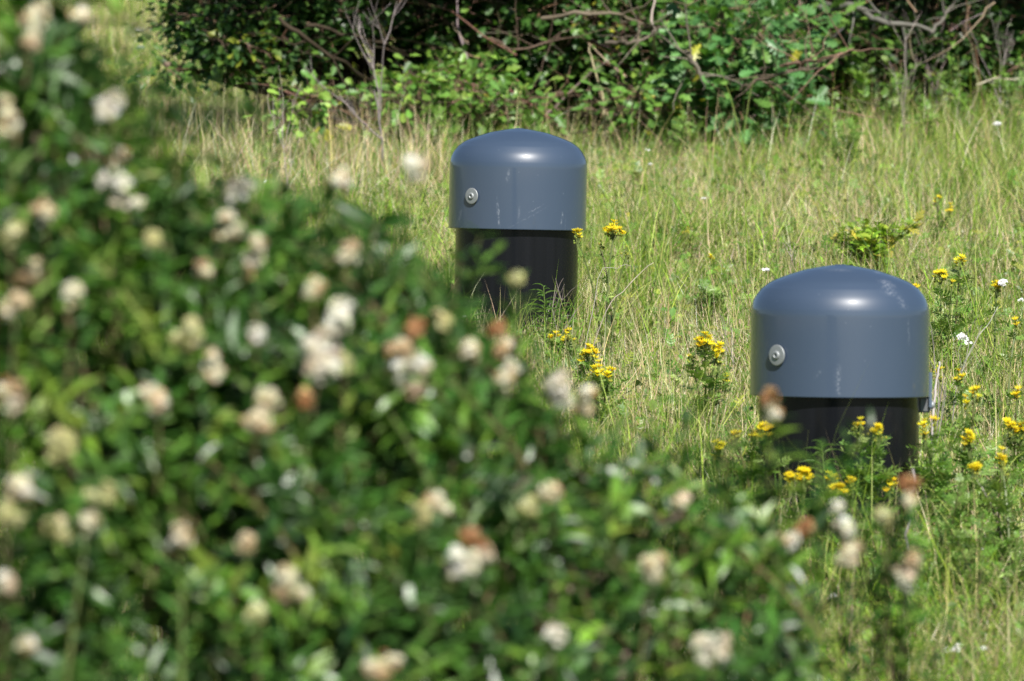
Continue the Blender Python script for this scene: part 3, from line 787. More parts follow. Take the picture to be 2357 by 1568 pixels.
# ------------------------------------------------------------------ ragwort plants
RAG = Acc
def ragwort(base_px, D, heads, label, h_leaf=1.0, leafy=1.0, seed=0, pale=False):
    """heads = [(px, py, width in px, openness 0..1)] all at distance D"""
    r = np.random.default_rng(500 + seed)
    bx = P(base_px, 784, D)[0]
    base = np.array([bx, D, float(G(bx, D))])
    root = empty('ragwort_plant', base, label, 'wildflower', 'yellow ragwort plants in the meadow')
    St = Acc(); Lf = Acc()
    k = D / FPX
    gcol = [(0.18, 0.31, 0.06), (0.13, 0.24, 0.04), (0.28, 0.38, 0.11)]
    for j, (px, py, w, op) in enumerate(heads):
        c = P(px, py, D + r.uniform(-.04, .04))
        H = c[2] - base[2]
        s = np.linspace(0, 1, 8)[:, None]
        off = base + np.array([r.normal(0, .012), r.normal(0, .02), 0])
        ctrl = off + (c - off) * np.array([0.25, 0.3, 0.65])
        pts = (1 - s) ** 2 * off + 2 * s * (1 - s) * ctrl + s ** 2 * (c - np.array([0, 0, 0.02]))
        St.tube(pts, np.linspace(0.0034, 0.0018, 8), (0.16, 0.15, 0.06) if r.random() < .4 else (0.17, 0.22, 0.07), 5)
        # leaves up the stem
        n = max(4, int(min(H, 0.55) * 62 * leafy))
        u = np.sort(r.uniform(0.05, 0.93, n))
        q = np.stack([np.interp(u, s[:, 0], pts[:, a]) for a in range(3)], 1)
        th = np.arange(n) * 2.4 + r.uniform(0, 6)
        d = np.stack([np.cos(th), np.sin(th), r.uniform(0.1, 1.0, n)], 1)
        R = basis(d, np.array([0, 0, 1.0]) + rdir(n, r) * 0.35)
        sc = r.uniform(0.034, 0.060, n) * np.interp(u, [0, .6, 1], [1.15, 1, .55]) * h_leaf
        for a in range(3):
            m_ = np.arange(n) % 3 == a
            Lf.inst(LOBED[a], R[m_], q[m_], np.stack([sc[m_] * 1.2, sc[m_], sc[m_]], 1), pick(gcol, (3, 2, 2), int(m_.sum()), 0.18, r))
            q2 = q[m_] + nrm(d[m_]) * (sc[m_] * 0.45)[:, None]
            R2 = basis(d[m_] + rdir(int(m_.sum()), r) * 0.9, np.array([0, -0.3, 1.0]) + rdir(int(m_.sum()), r) * 0.6)
            Lf.inst(LOBED[(a + 1) % 3], R2, q2, sc[m_] * 0.65, pick(gcol, (3, 2, 2), int(m_.sum()), 0.18, r))
        # flat topped head: yellow daisies over greenish buds
        Hd = Acc()
        ww = w * k * .84
        nf = max(5, int(26 * (w / 45.0) ** 1.1))
        rad = np.sqrt(r.uniform(0, 1, nf)) * ww / 2
        ph = r.uniform(0, 6.28, nf)
        q = np.stack([np.cos(ph) * rad, np.sin(ph) * rad, -rad ** 2 / ww * 2.0 + r.normal(0, .006, nf)], 1) + np.array([0, 0, 0.004])
        opened = r.uniform(0, 1, nf) < op
        up = nrm(np.stack([q[:, 0] * 12, q[:, 1] * 12 - 0.25, np.ones(nf)], 1) + rdir(nf, r) * 0.25)
        R = basis(nrm(np.cross(up, rdir(nf, r))), up)
        yc = pick([(0.86, 0.70, 0.012), (0.88, 0.76, 0.03), (0.86, 0.64, 0.01)], (3, 3, 1), nf, 0.08, r)
        no_ = int(opened.sum())
        if no_:
            Hd.inst(RAYS, R[opened], q[opened] + up[opened] * .003, r.uniform(0.0080, 0.0115, no_), yc[opened])
            Hd.inst(BLOB, R[opened], q[opened] + up[opened] * .002, np.stack([np.full(no_, .0032)] * 2 + [np.full(no_, .0022)], 1), yc[opened] * np.array([.9, .75, 1]))
        Hd.inst(BLOB, R, q - up * .004, np.stack([np.full(nf, .0026)] * 2 + [np.full(nf, .0042)], 1), pick([(0.30, 0.36, 0.07), (0.42, 0.44, 0.08)], (1, 1), nf, .12, r))
        nb = int(nf * 0.9)
        qb = np.stack([r.normal(0, ww * .33, nb), r.normal(0, ww * .33, nb), r.uniform(-0.024, -0.004, nb)], 1)
        Hd.inst(BLOB, basis(rdir(nb, r), rdir(nb, r)), qb, r.uniform(.0022, .0036, nb), pick([(0.35, 0.40, 0.08), (0.45, 0.45, 0.07), (0.24, 0.32, 0.07)], (2, 1, 2), nb, .15, r))
        for a in range(nf):
            e = q[a] - up[a] * .006
            Hd.tube([np.array([0, 0, -0.045]), np.array([e[0] * .45, e[1] * .45, -0.024]), e], [.0011, .0008, .0006], (0.20, 0.27, 0.08), 3)
        o = Hd.build('flower_head', M_PETAL, root)
        o.location = Vector(c - base)
    St.build('stem', M_LEAF, root, origin=base)
    Lf.build('foliage', M_LEAF, root, origin=base)

RW = [
 (1400, 15.9, [(1412, 522, 50, .85), (1385, 560, 18, .15), (1330, 541, 20, .9), (1440, 575, 16, .0)], 'tall leggy ragwort with bright yellow top beside the farther pipe', .7, .25),
 (1300, 15.6, [(1276, 772, 26, .5), (1305, 766, 40, .35)], 'ragwort at the foot of the farther pipe, heads half open', 1, 1.1),
 (1360, 14.6, [(1357, 806, 42, .95), (1340, 826, 16, .3)], 'small bushy ragwort right of the farther pipe, upper of the pair', 1, 1.2),
 (1385, 14.1, [(1374, 852, 32, .9), (1402, 858, 24, .6), (1355, 868, 16, .1)], 'small bushy ragwort right of the farther pipe, lower of the pair', 1, 1.2),
 (1630, 14.0, [(1622, 782, 52, .95), (1650, 800, 22, .8), (1590, 818, 16, .4), (1655, 822, 20, .4), (1668, 870, 16, .25)], 'full bright yellow ragwort standing alone between the two pipes', 1, .9),
 (1580, 18.8, [(1580, 535, 22, .7), (1570, 545, 12, .4)], 'distant ragwort with one small yellow head above the open grass', .9, .8),
 (1637, 17.8, [(1636, 598, 12, .8)], 'tiny far ragwort with a single yellow dot of a head', .9, .8),
 (1750, 12.35, [(1760, 984, 50, .65), (1735, 1000, 18, .2), (1692, 996, 30, .35)], 'ragwort against the left side of the nearer pipe', 1, .8),
 (1655, 12.2, [(1658, 1030, 22, .75), (1648, 1042, 14, .3)], 'single headed ragwort left of the nearer pipe in the blurred leaves', 1, 1.0),
 (1830, 12.05, [(1817, 1100, 28, .7), (1852, 1094, 34, .85)], 'ragwort with two orange yellow heads low before the nearer pipe, left side', .9, .7),
 (1925, 12.15, [(1915, 1102, 28, .55), (1930, 1122, 36, .7), (1962, 1114, 18, .6)], 'ragwort with three close heads low before the middle of the nearer pipe', 1, 1.0),
 (1998, 12.3, [(1976, 976, 28, .45), (2022, 990, 34, .55), (2048, 1112, 26, .5)], 'tall feathery ragwort rising in front of the nearer black pipe', 1.15, 1.7),
 (2205, 15.6, [(2210, 598, 26, .85)], 'ragwort with one round head, topmost at the right of the meadow', 1.1, 1.3),
 (2165, 15.2, [(2164, 628, 34, .75), (2108, 660, 24, .45), (2190, 650, 12, .2)], 'ragwort just behind the dome of the nearer pipe on the right', 1, .9),
 (2292, 15.0, [(2294, 660, 22, .9)], 'ragwort beside the white flower near the right edge', .9, .7),
 (2330, 14.2, [(2337, 748, 10, .6)], 'faint little ragwort at the right edge among straw stalks', .9, .8),
 (2215, 13.6, [(2208, 862, 24, .25), (2160, 858, 18, .2)], 'budding ragwort right of the nearer pipe beside the pale stick', .9, .9),
 (2232, 12.6, [(2242, 905, 22, .5), (2232, 1010, 32, .95), (2225, 930, 14, .2)], 'tall upright ragwort right of the nearer pipe with a bright lower head', 1, .9),
 (2150, 12.5, [(2130, 988, 20, .4), (2150, 975, 14, .2)], 'ragwort with half open heads touching the right side of the nearer pipe', 1.1, 1.4),
 (2335, 12.9, [(2325, 980, 30, .9), (2352, 986, 26, .85), (2340, 910, 16, .4)], 'cluster of bright ragwort heads cut by the right edge', 1, 1.0),
 (2300, 12.1, [(2305, 1056, 16, .75), (2243, 1077, 24, .5), (2310, 1075, 12, .3)], 'sparse ragwort low at the right with small orange heads', 1, 1.2),
 (2160, 18.8, [(2158, 458, 16, .5), (2185, 480, 12, .3)], 'faint distant ragwort near the yellow green bramble', .9, 1),
]
for i, (bpx, D, heads, label, hl, lf) in enumerate(RW):
    ragwort(bpx, D, heads, label, hl, lf, i)

# non flowering feathery rosettes in the lower right
def rosette(px, D, h, w, label, seed, col=None, tm=LOBED, n=70, name='leafy_weed', lsz=(0.03, 0.06)):
    r = np.random.default_rng(900 + seed)
    bx = P(px, 784, D)[0]; base = np.array([bx, D, float(G(bx, D))])
    root = empty(name, base, label, 'weed', 'leafy weeds in the meadow')
    St = Acc(); Lf = Acc()
    col = col or [(0.16, 0.29, 0.05), (0.11, 0.21, 0.035), (0.24, 0.35, 0.09)]
    ns = max(3, int(n / 22))
    for j in range(ns):
        th = r.uniform(0, 6.28)
        tip = np.array([math.cos(th) * w / 2 * r.uniform(.1, 1), math.sin(th) * w / 2 * r.uniform(.1, 1), h * r.uniform(.7, 1.05)])
        s = np.linspace(0, 1, 6)[:, None]
        pts = base + s * tip * np.array([1, 1, 0]) * s + s * tip * np.array([0, 0, 1])
        St.tube(pts, np.linspace(.0028, .0012, 6), (0.16, 0.18, 0.06), 4)
        m_ = 22
        u = r.uniform(0.15, 1, m_)
        q = np.stack([np.interp(u, s[:, 0], pts[:, a]) for a in range(3)], 1)
        d = rdir(m_, r) * np.array([1, 1, .6]) + np.array([0, 0, .55])
        R = basis(d, np.array([0, -.3, 1.0]) + rdir(m_, r) * .4)
        sc = r.uniform(*lsz, m_) * np.interp(u, [0, .7, 1], [1.1, 1, .6])
        for a in range(len(tm)):
            k_ = np.arange(m_) % len(tm) == a
            Lf.inst(tm[a], R[k_], q[k_], sc[k_], pick(col, (3, 2, 2), int(k_.sum()), .18, r))
    St.build('stem', M_LEAF, root, origin=base); Lf.build('foliage', M_LEAF, root, origin=base)
WD = [(1610, 13.2, .16, .2, 'feathery green weed under the lone yellow ragwort between the pipes'), (1480, 13.0, .15, .14, 'dark green feathery weed at the edge of the blurred privet, right of the cream flower'),
      (2130, 13.2, .13, .16, 'bright green feathery weed at the right foot of the nearer pipe under its clamp'), (2180, 12.0, .30, .16, 'tall dark green weed right of the nearer pipe'), (2250, 11.7, .26, .2, 'broad patch of pale feathery weed right of the nearer pipe'),
      (2330, 11.6, .28, .2, 'dark leafy weed cut by the lower right edge'), (2100, 11.8, .20, .16, 'short feathery weed in front of the right foot of the nearer pipe'), (1700, 12.2, .2, .18, 'feathery weed behind the blurred leaves left of the nearer pipe'),
      (1960, 12.0, .24, .2, 'dense green weed in front of the nearer pipe'), (1850, 11.9, .2, .16, 'low green weed in front of the left foot of the nearer pipe'), (1290, 14.6, .12, .15, 'dark green weed below the farther pipe'),
      (2020, 11.6, .18, .18, 'spreading green weed low before the nearer pipe, among faded privet flowers'), (2200, 16.4, .14, .2, 'green feathery weed right of the nearer dome behind the dead twigs')]
for i, (px, D, h_, w_, lb_) in enumerate(WD):
    rosette(px, D, h_ * .8, w_, lb_, i, n=50 + int(110 * h_), lsz=(.024, .048))
rosette(1840, 22.3, .26, .30, 'leafy weed at the foot of the oak scrub, left of the brown branch', 41, n=90, lsz=(.05, .08))
rosette(1450, 23.3, .38, .24, 'yellow green feathery weed before the thicket above the farther pipe', 42, col=[(0.22, 0.36, 0.05), (0.14, 0.26, 0.04), (0.28, 0.4, 0.08)], n=90, lsz=(.05, .08))
rosette(2260, 23.4, .45, .30, 'tall pale green umbel topped weed before the thicket at the right', 43, col=[(0.2, 0.34, 0.06), (0.15, 0.28, 0.05), (0.28, 0.38, 0.1)], n=70, lsz=(.05, .08))
rosette(1990, 23.0, .40, .2, 'upright bright green weed before the fallen grey branch', 44, col=[(0.2, 0.36, 0.05), (0.15, 0.28, 0.05), (0.26, 0.38, 0.08)], n=60, lsz=(.05, .07))
for i_, (px_, D_, h__, lb__) in enumerate(((1905, 22.2, .30, 'bushy green weed under the broken brown branch end'), (2060, 22.6, .42, 'tall green weed behind the forked grey dead stalk'), (2140, 22.2, .32, 'green weed at the foot of the tall dark dead stalk'),
        (2210, 22.8, .46, 'lanky pale green weed left of the umbel topped one'), (2340, 22.3, .42, 'tall green weed cut by the right edge below the dark scrub'), (1560, 22.0, .26, 'low green weed left of the oak leaves'), (1240, 22.2, .28, 'leafy green weed right above the farther dome'),
        (1020, 22.0, .28, 'leafy green weed left above the farther dome'), (1950, 21.2, .22, 'green weed in the long grass right of the oak leaves'))):
    rosette(px_, D_, h__, .28, lb__, 60 + i_, n=70 + int(60 * h__), lsz=(.035, .065))
rosette(2000, 18.0, .20, .38, 'yellow green bramble patch above the nearer dome', 45, col=[(0.30, 0.44, 0.04), (0.18, 0.32, 0.03), (0.44, 0.40, 0.06)], tm=OVAL + LOBED[:1], n=330, name='bramble', lsz=(.035, .07))
rosette(1790, 16.0, .10, .26, 'low yellow green bramble left of the nearer dome', 46, col=[(0.26, 0.36, 0.05), (0.20, 0.30, 0.04), (0.3, 0.3, 0.07)], tm=OVAL, n=90, name='bramble', lsz=(.03, .05))
rosette(2225, 14.2, .09, .22, 'creeping bramble with broad leaves right of the nearer pipe', 47, col=[(0.14, 0.24, 0.05), (0.20, 0.30, 0.04), (0.3, 0.24, 0.07)], tm=OVAL, n=80, name='bramble', lsz=(.03, .06))
rosette(1650, 16.8, .13, .4, 'dark green herb patch in the grass behind the lone ragwort', 48, n=150)

# shoots with narrow leaves by the far pipe
def toadflax(px, D, top, label, seed):
    r = np.random.default_rng(1300 + seed)
    bx = P(px, 784, D)[0]; base = np.array([bx, D, float(G(bx, D))]); c = P(px + r.uniform(-6, 10), top, D)
    root = empty('narrow_leaved_weed', base, label, 'weed', 'narrow leaved shoots')
    s = np.linspace(0, 1, 7)[:, None]; pts = base + s * (c - base) + np.sin(s * 3) * np.array([.008, .01, 0])
    A = Acc(); A.tube(pts, np.linspace(.003, .0014, 7), (0.16, 0.25, 0.06), 5); A.build('stem', M_LEAF, root, origin=base)
    A = Acc(); n = 34; u = np.linspace(.25, 1, n); q = np.stack([np.interp(u, s[:, 0], pts[:, a]) for a in range(3)], 1)
    th = np.arange(n) * 2.4
    d = np.stack([np.cos(th), np.sin(th), np.full(n, .9)], 1)
    R = basis(d, np.array([0, 0, 1.0]) + rdir(n, r) * .2)
    sc = r.uniform(.035, .06, n) * np.interp(u, [0, .85, 1], [1, 1, .6])
    A.inst(LANCE[2], R, q, np.stack([sc * .32, sc, sc * 1.2], 1), jit((0.16, 0.29, 0.06), n, .15, r)); A.build('foliage', M_LEAF, root, origin=base)
toadflax(1290, 15.9, 690, 'narrow leaved green shoot before the right side of the farther pipe', 1)
toadflax(1248, 15.8, 660, 'thin green shoot with curling leaves before the middle of the farther pipe', 2)
toadflax(1265, 15.9, 700, 'short green shoot with narrow leaves between the two before the farther pipe', 3)
toadflax(1893, 12.2, 1020, 'single narrow leaved shoot before the left half of the nearer pipe', 4)
toadflax(1070, 15.9, 690, 'narrow leaved shoot at the left side of the farther pipe', 5)

# ------------------------------------------------------------------ dead twiggy stalks and sticks
def twigs(px, D, top_px, label, seed, spread=0.5, n=5, col=(0.30, 0.25, 0.22), r0=0.004, lean=0.0, name='dead_stalk', base_py=None, fine=1.0):
    r = np.random.default_rng(1500 + seed)
    bx = P(px, 784, D)[0]
    base = np.array([bx, D, float(G(bx, D)) - .01])
    H = P(px, top_px, D)[2] - base[2]
    A = Acc()
    def grow(p, d, ln, rad, lev):
        k = 6
        pts = [p]
        for i in range(k):
            d = nrm(d + r.normal(0, .11, 3) + np.array([0, 0, .04]))
            pts.append(pts[-1] + d * ln / k)
        A.tube(pts, np.linspace(rad, rad * .5, k + 1), np.clip(np.array(col) * r.uniform(.8, 1.3), 0, .8), 4)
        if lev > 0:
            for j in range(r.integers(2, max(3, n - 1) + (lev > 1))):
                i = r.integers(2, k + 1)
                dd = nrm(d + nrm(r.normal(size=3)) * spread * r.uniform(.7, 1.4) + np.array([0, 0, .1]))
                grow(pts[i], dd, ln * r.uniform(.45, .8), max(rad * .6, .0009), lev - 1)
    grow(base, np.array([lean, 0, 1.0]), H * .62, r0 * .6, 3 if r0 > .0045 else 2)
    o = A.build(name, M_STRAW, origin=base)
    tag(o, label, 'dead plant', 'dead plant stalks')
TW = [(880, 21.6, 60, 'tall grey many branched dead stalk before the thicket, left of the farther pipe', .55, 5, (0.34, 0.29, 0.28), .009, -.12),
      (920, 22.4, 215, 'short tangled dead stalk close behind the tall grey one', .7, 5, (0.30, 0.24, 0.18), .005, .1),
      (815, 22.6, 190, 'low grey brown dead stalks left of the tall branched one', .6, 5, (0.30, 0.25, 0.22), .005, .0),
      (658, 19.6, 215, 'feathery pale dead stalk with a forked foot above the blurred privet', .4, 5, (0.42, 0.36, 0.32), .004, -.05),
      (640, 22.6, 110, 'bent dry stalk leaning left under the dark hawthorn branch', .4, 3, (0.42, 0.34, 0.22), .006, -.25),
      (2155, 13.5, 700, 'dark dead twig forking beside the right edge of the nearer cap', .5, 4, (0.30, 0.26, 0.25), .0035, .06),
      (2165, 13.7, 690, 'pale dead twig leaning right behind the nearer cap', .4, 3, (0.60, 0.55, 0.52), .0025, .2),
      (2085, 22.4, 60, 'forked grey dead stalk before the fallen branch at the right', .45, 4, (0.30, 0.25, 0.22), .006, -.2),
      (2150, 23.0, 40, 'tall dark dead stalk near the right end of the thicket', .4, 4, (0.25, 0.20, 0.19), .005, -.1),
      (2320, 22.6, 70, 'dead branched stalk cut by the upper right edge', .4, 4, (0.30, 0.26, 0.24), .006, .0),
      (2010, 23.2, 150, 'brown dead stalks right of the heap of brown branches', .6, 5, (0.36, 0.26, 0.2), .005, -.1),
      (1200, 23.6, 160, 'brown dead stalk before the thicket right above the farther dome', .4, 4, (0.34, 0.26, 0.18), .005, -.2),
      (1690, 15.4, 690, 'thin grey dead twig left of the nearer dome', .4, 3, (0.40, 0.34, 0.3), .0018, -.1),
      (1810, 17.0, 545, 'fine pale dead twigs left above the nearer dome', .4, 4, (0.55, 0.48, 0.42), .002, .0),
      (1255, 15.7, 640, 'curling thin brown twig before the farther pipe', .5, 3, (0.36, 0.3, 0.27), .0016, .1)]
for i, (px, D, tp, lb_, sp_, n_, cl_, r0_, ln_) in enumerate(TW):
    twigs(px, D, tp, lb_, i, sp_, n_, cl_, r0_, ln_)

def stick(pp, rad, label, col, name='dead_stick', sides=7, cat='stick', rough=.004, seed=0):
    """pp = [(px, py, D)]"""
    r = np.random.default_rng(1800 + seed)
    K = np.array([P(q[0], q[1], q[2] - (2.2 if q[2] > 23.65 else 0)) for q in pp])
    s = np.linspace(0, 1, len(K)); u = np.linspace(0, 1, 14)
    pts = np.stack([np.interp(u, s, K[:, a]) for a in range(3)], 1) + r.normal(0, rough, (14, 3))
    A = Acc()
    if rad > .008:
        col = np.array(col) * np.array((.50, .54, .55)); rad = rad * .58
        for k in range(9):
            i = r.integers(2, 13); dd = nrm(r.normal(size=3) * np.array([1, .5, .8]) + np.array([0, 0, .2])); p = pts[i]; tw = [p]; ln = r.uniform(.08, .35)
            for j in range(5):
                dd = nrm(dd + r.normal(0, .22, 3)); tw.append(tw[-1] + dd * ln / 5)
            A.tube(tw, np.linspace(rad * .35, .0012, 6), np.array(col) * r.uniform(.7, 1.3), 4)
    A.tube(pts, np.linspace(rad, rad * .45, 14) * r.uniform(.85, 1.15, 14), col, sides)
    o = A.build(name, M_BARK if rad > .006 else M_STRAW, smooth=True, origin=pts[0])
    tag(o, label, cat)
    return o
def foot(px, D):
    z = float(G(P(px, 784, D)[0], D)); 
    lo_, hi = 0, 4000
    for _ in range(40):
        mid = (lo_ + hi) / 2
        if P(px, mid, D)[2] > z: lo_ = mid
        else: hi = mid
    return (px, lo_, D)
stick([foot(2145, 13.3), (2150, 912, 13.3), (2158, 865, 13.3), (2163, 832, 13.3)], .0040, 'pale bare upright stick right of the nearer cap', (0.60, 0.54, 0.52), seed=1, rough=.0012)
stick([foot(1320, 15.3), (1400, 700, 15.2), (1450, 655, 15.2), (1505, 603, 15.2)], .0015, 'long pale thin stalk slanting up to the right beside the farther pipe', (0.62, 0.52, 0.44), seed=2, rough=.002)
stick([foot(1330, 15.5), (1380, 620, 15.5), (1450, 612, 15.5)], .0010, 'fine grey stalk arching right beside the farther pipe', (0.5, 0.45, 0.42), seed=3, rough=.002)
stick([(1700, 205, 24.2), (1760, 180, 24.1), (1810, 165, 24.0), (1880, 155, 24.3)], .012, 'brown fallen branch crossing behind the oak leaves at the right', (0.32, 0.22, 0.16), seed=4)
stick([(1800, 150, 24.0), (1860, 142, 23.9), (1920, 130, 23.8), (1965, 112, 23.8)], .012, 'broken reddish brown branch end lying in the scrub', (0.42, 0.24, 0.17), seed=5, rough=.004)
stick([(1880, 18, 25.2), (1960, 12, 25.1), (2020, 42, 25.0), (2080, 58, 25.0), (2150, 72, 25.0)], .030, 'thick grey lichen covered fallen branch at the upper right', (0.27, 0.24, 0.20), seed=6, rough=.008)
stick([(2140, 72, 25.0), (2170, 45, 25.1), (2200, 5, 25.2), (2215, -60, 25.4)], .014, 'grey side branch rising from the end of the fallen branch', (0.26, 0.22, 0.18), seed=7)
stick([(1395, 98, 24.6), (1450, 100, 24.5), (1500, 82, 24.5), (1510, 60, 24.7)], .016, 'curved grey brown branch low in the middle of the thicket', (0.30, 0.23, 0.17), seed=8)
stick([(1250, 45, 24.8), (1330, 30, 24.7), (1420, 30, 24.8), (1470, 52, 24.9), (1520, 60, 25.0)], .016, 'pale horizontal branch in the upper middle of the thicket', (0.36, 0.27, 0.19), seed=9)
stick([foot(1508, 23.6), (1512, 150, 23.6), (1505, 80, 23.7), (1500, 10, 23.8), (1495, -60, 24)], .007, 'slender upright bare stem in the middle of the thicket', (0.36, 0.3, 0.25), seed=10, rough=.006)
stick([foot(1395, 22.4), (1390, 230, 22.4), (1365, 150, 22.4), (1355, 110, 22.5)], .006, 'dry pale bent stalk above the farther dome', (0.46, 0.40, 0.24), seed=11, rough=.003)
stick([foot(1615, 22.6), (1622, 250, 22.6), (1630, 195, 22.6)], .005, 'straight pale dead stalk before the oak leaves', (0.46, 0.38, 0.34), seed=12, rough=.002)
stick([(1580, 120, 24.3), (1600, 150, 24.3), (1630, 190, 24.3)], .020, 'short thick grey branch stub leaning beside the oak leaves', (0.32, 0.26, 0.2), seed=13)
stick([(1130, 90, 24.4), (1180, 115, 24.3), (1260, 100, 24.3), (1290, 85, 24.4)], .009, 'drooping reddish brown branch left of the thicket middle', (0.32, 0.2, 0.14), seed=14)
stick([(640, 40, 24.2), (690, 85, 24.2), (770, 135, 24.3), (880, 200, 24.8), (960, 300, 25.4)], .016, 'dark bare branch slanting down from the hawthorn', (0.10, 0.07, 0.045), seed=15, rough=.006)
stick([(700, 55, 24.4), (820, 85, 24.5), (900, 105, 24.7), (1010, 150, 25.4)], .014, 'dark bare branch running right from the hawthorn', (0.10, 0.07, 0.045), seed=16, rough=.006)
stick([(1480, 1565, 11.2), (2140, 1540, 11.0)][:0] or [foot(2080, 11.2), (2085, 1300, 11.2), (2095, 1180, 11.2), (2105, 1080, 11.2)], .0030, 'blurred grey dead stem rising at the right foot of the nearer pipe', (0.42, 0.38, 0.36), seed=17, rough=.003)
0 and stick([foot(2130, 11.1), (2135, 1260, 11.1), (2142, 1180, 11.1)], .0028, 'blurred grey dead stem right of the nearer pipe foot', (0.45, 0.40, 0.38), seed=18, rough=.003)

# ------------------------------------------------------------------ small white flowers
def white_flower(px, py, D, w, label, seed, n=5):
    r = np.random.default_rng(2100 + seed)
    c = P(px, py, D); base = np.array([c[0], D, min(float(G(c[0], D)), c[2] - .03)])
    root = empty('white_flower', base, label, 'wildflower', 'small white meadow flowers')
    A = Acc(); A.tube([base, base * .5 + c * .5 + np.array([.006, 0, 0]), c], [.0014, .0012, .001], (0.2, 0.28, 0.08), 4); A.build('stem', M_LEAF, root, origin=base)
    A = Acc(); ww = w * D / FPX
    q = r.normal(0, ww * .28, (n, 3)) * np.array([1, 1, .4])
    up = nrm(np.array([0, -.7, .7]) + rdir(n, r) * .4)
    A.inst(petals(5, .8), basis(nrm(np.cross(up, rdir(n, r))), up), q, np.full(n, ww * .36), jit((0.84, 0.84, 0.84), n, .03, r))
    o = A.build('flower_head', M_PETAL, root); o.location = Vector(c - base)
WF = [(2296, 284, 21.5, 16, 'white flower in the long grass at the upper right'), (1492, 347, 20.4, 10, 'small white flower in the grass right above the farther dome'), (1497, 378, 20.0, 8, 'tiny white flower just below another, right of the farther dome'),
      (2310, 652, 15.0, 26, 'white flower cluster touching the yellow ragwort at the right edge'), (1765, 622, 16.6, 14, 'white flower left of the top of the nearer dome'), (1622, 457, 19.2, 9, 'tiny white flower far out in the open grass'),
      (2210, 775, 14.2, 22, 'white bramble flower above the creeping bramble at the right'), (2230, 790, 14.1, 12, 'small white petal cluster by the creeping bramble'), (2198, 1497, 10.9, 22, 'out of focus white flower low at the right, left one of the close pair'),
      (2212, 1484, 10.95, 16, 'out of focus white flower low at the right, upper one of the close pair'), (2265, 1493, 10.9, 16, 'out of focus white flower low at the right, standing by itself'), (1914, 1372, 11.3, 18, 'white flower low between the blurred privet tips'),
      (2352, 690, 15.2, 12, 'white flower at the very right edge'), (1068, 728, 15.5, 8, 'white fleck of a flower by the foot of the farther pipe'), (2360, 545, 17, 10, 'white flower cut by the right edge'), (612, 418, 19.0, 10, 'small white flower in the grass above the blurred privet')]
for i, (px, py, D, w_, lb_) in enumerate(WF):
    if px < 2357: white_flower(px, py, D, w_, lb_, i, 3 if w_ < 14 else 6)

# ------------------------------------------------------------------ the thicket
def shade_canopy(px, D, w): return (P(px, -215, D), (w, .5, .22), 1.0 * w)  # unseen leaf mass above the frame, added to shade the thicket behind it
def shrub(name, label, base, blobs, tm, lsize, cols, wts, nclump, per, seed, cat='shrub', rad=0.02, bark=(0.13, 0.10, 0.075), clump_r=0.13, drop=0.0, twig=(0.2, 0.13, 0.09)):
    """blobs = [(centre, radii, weight)]: crown volumes; clumps of leaves on real branches"""
    r = np.random.default_rng(seed)
    base = np.asarray(base, float)
    root = empty(name, base, label, cat)
    Wd = Acc(); Lf = Acc()
    w = np.array([b_[2] for b_ in blobs], float); w /= w.sum()
    forks = []
    for ci, (cc, rr_, _) in enumerate(blobs):
        cc = np.asarray(cc, float)
        s = np.linspace(0, 1, 8)
        mid = base * .4 + cc * .6 + r.normal(0, .08, 3); mid[2] = base[2] * .5 + cc[2] * .5
        pts = np.stack([(1 - a) ** 2 * base + 2 * a * (1 - a) * mid + a * a * cc for a in s]) + r.normal(0, .012, (8, 3))
        Wd.tube(pts, np.linspace(rad, rad * .4, 8), jit(bark, 1, .15, r)[0], 7)
        forks.append(pts[3:])
    which = r.choice(len(blobs), nclump, p=w)
    for ci in which:
        cc = np.asarray(blobs[ci][0], float); rr_ = np.asarray(blobs[ci][1], float)
        u = rdir(1, r)[0] * r.uniform(.15, 1) ** (1 / 2.2)
        c = cc + u * rr_
        if c[2] < float(G(c[0], c[1])) + .05: continue
        f = forks[ci][r.integers(len(forks[ci]))]
        s = np.linspace(0, 1, 6)
        mid = (f + c) / 2 + r.normal(0, .06, 3) + np.array([0, 0, .05])
        pts = np.stack([(1 - a) ** 2 * f + 2 * a * (1 - a) * mid + a * a * c for a in s]) + r.normal(0, .008, (6, 3))
        Wd.tube(pts, np.linspace(rad * .32, .0016, 6), jit(twig if r.random() < .6 else bark, 1, .25, r)[0], 4)
        n = int(per * r.uniform(.6, 1.4))
        q = c + r.normal(0, clump_r * .5, (n, 3)) * np.array([1.15, 1.15, .8])
        for k in range(min(5, n)):
            Wd.tube([c, (c + q[k]) / 2 + r.normal(0, .01, 3), q[k]], [.002, .0015, .001], jit(twig, 1, .2, r)[0], 3)
        d = nrm(q - c) + rdir(n, r) * .5 + np.array([0, -.25, -.1 - drop])
        R = basis(d, np.array([0.1, -.45, .9]) + rdir(n, r) * .65)
        sc = lsize * r.uniform(.65, 1.2, n)
        base_c = pick(cols, wts, 1, .1, r)[0]
        cl = np.where((r.random(n) < .8)[:, None], base_c[None] * np.exp(r.normal(0, .18, (n, 1))), pick(cols, wts, n, .2, r))
        for a in range(len(tm)):
            m_ = np.arange(n) % len(tm) == a
            Lf.inst(tm[a], R[m_], q[m_], sc[m_], np.clip(cl[m_], .003, .8))
    Wd.build('branches', M_BARK, root, origin=base, smooth=True)
    Lf.build('foliage', M_LEAF, root, origin=base)
    return root
DZ = -1.5
def at(px, py, D): return P(px, py, D + DZ - (0.6 if py < -200 else 0))  # crowns above the frame are pulled nearer to shade the visible foliage
def gb(px, D):
    D = D + DZ
    x = P(px, 784, D)[0]
    return np.array([x, D, float(G(x, D)) - .03])
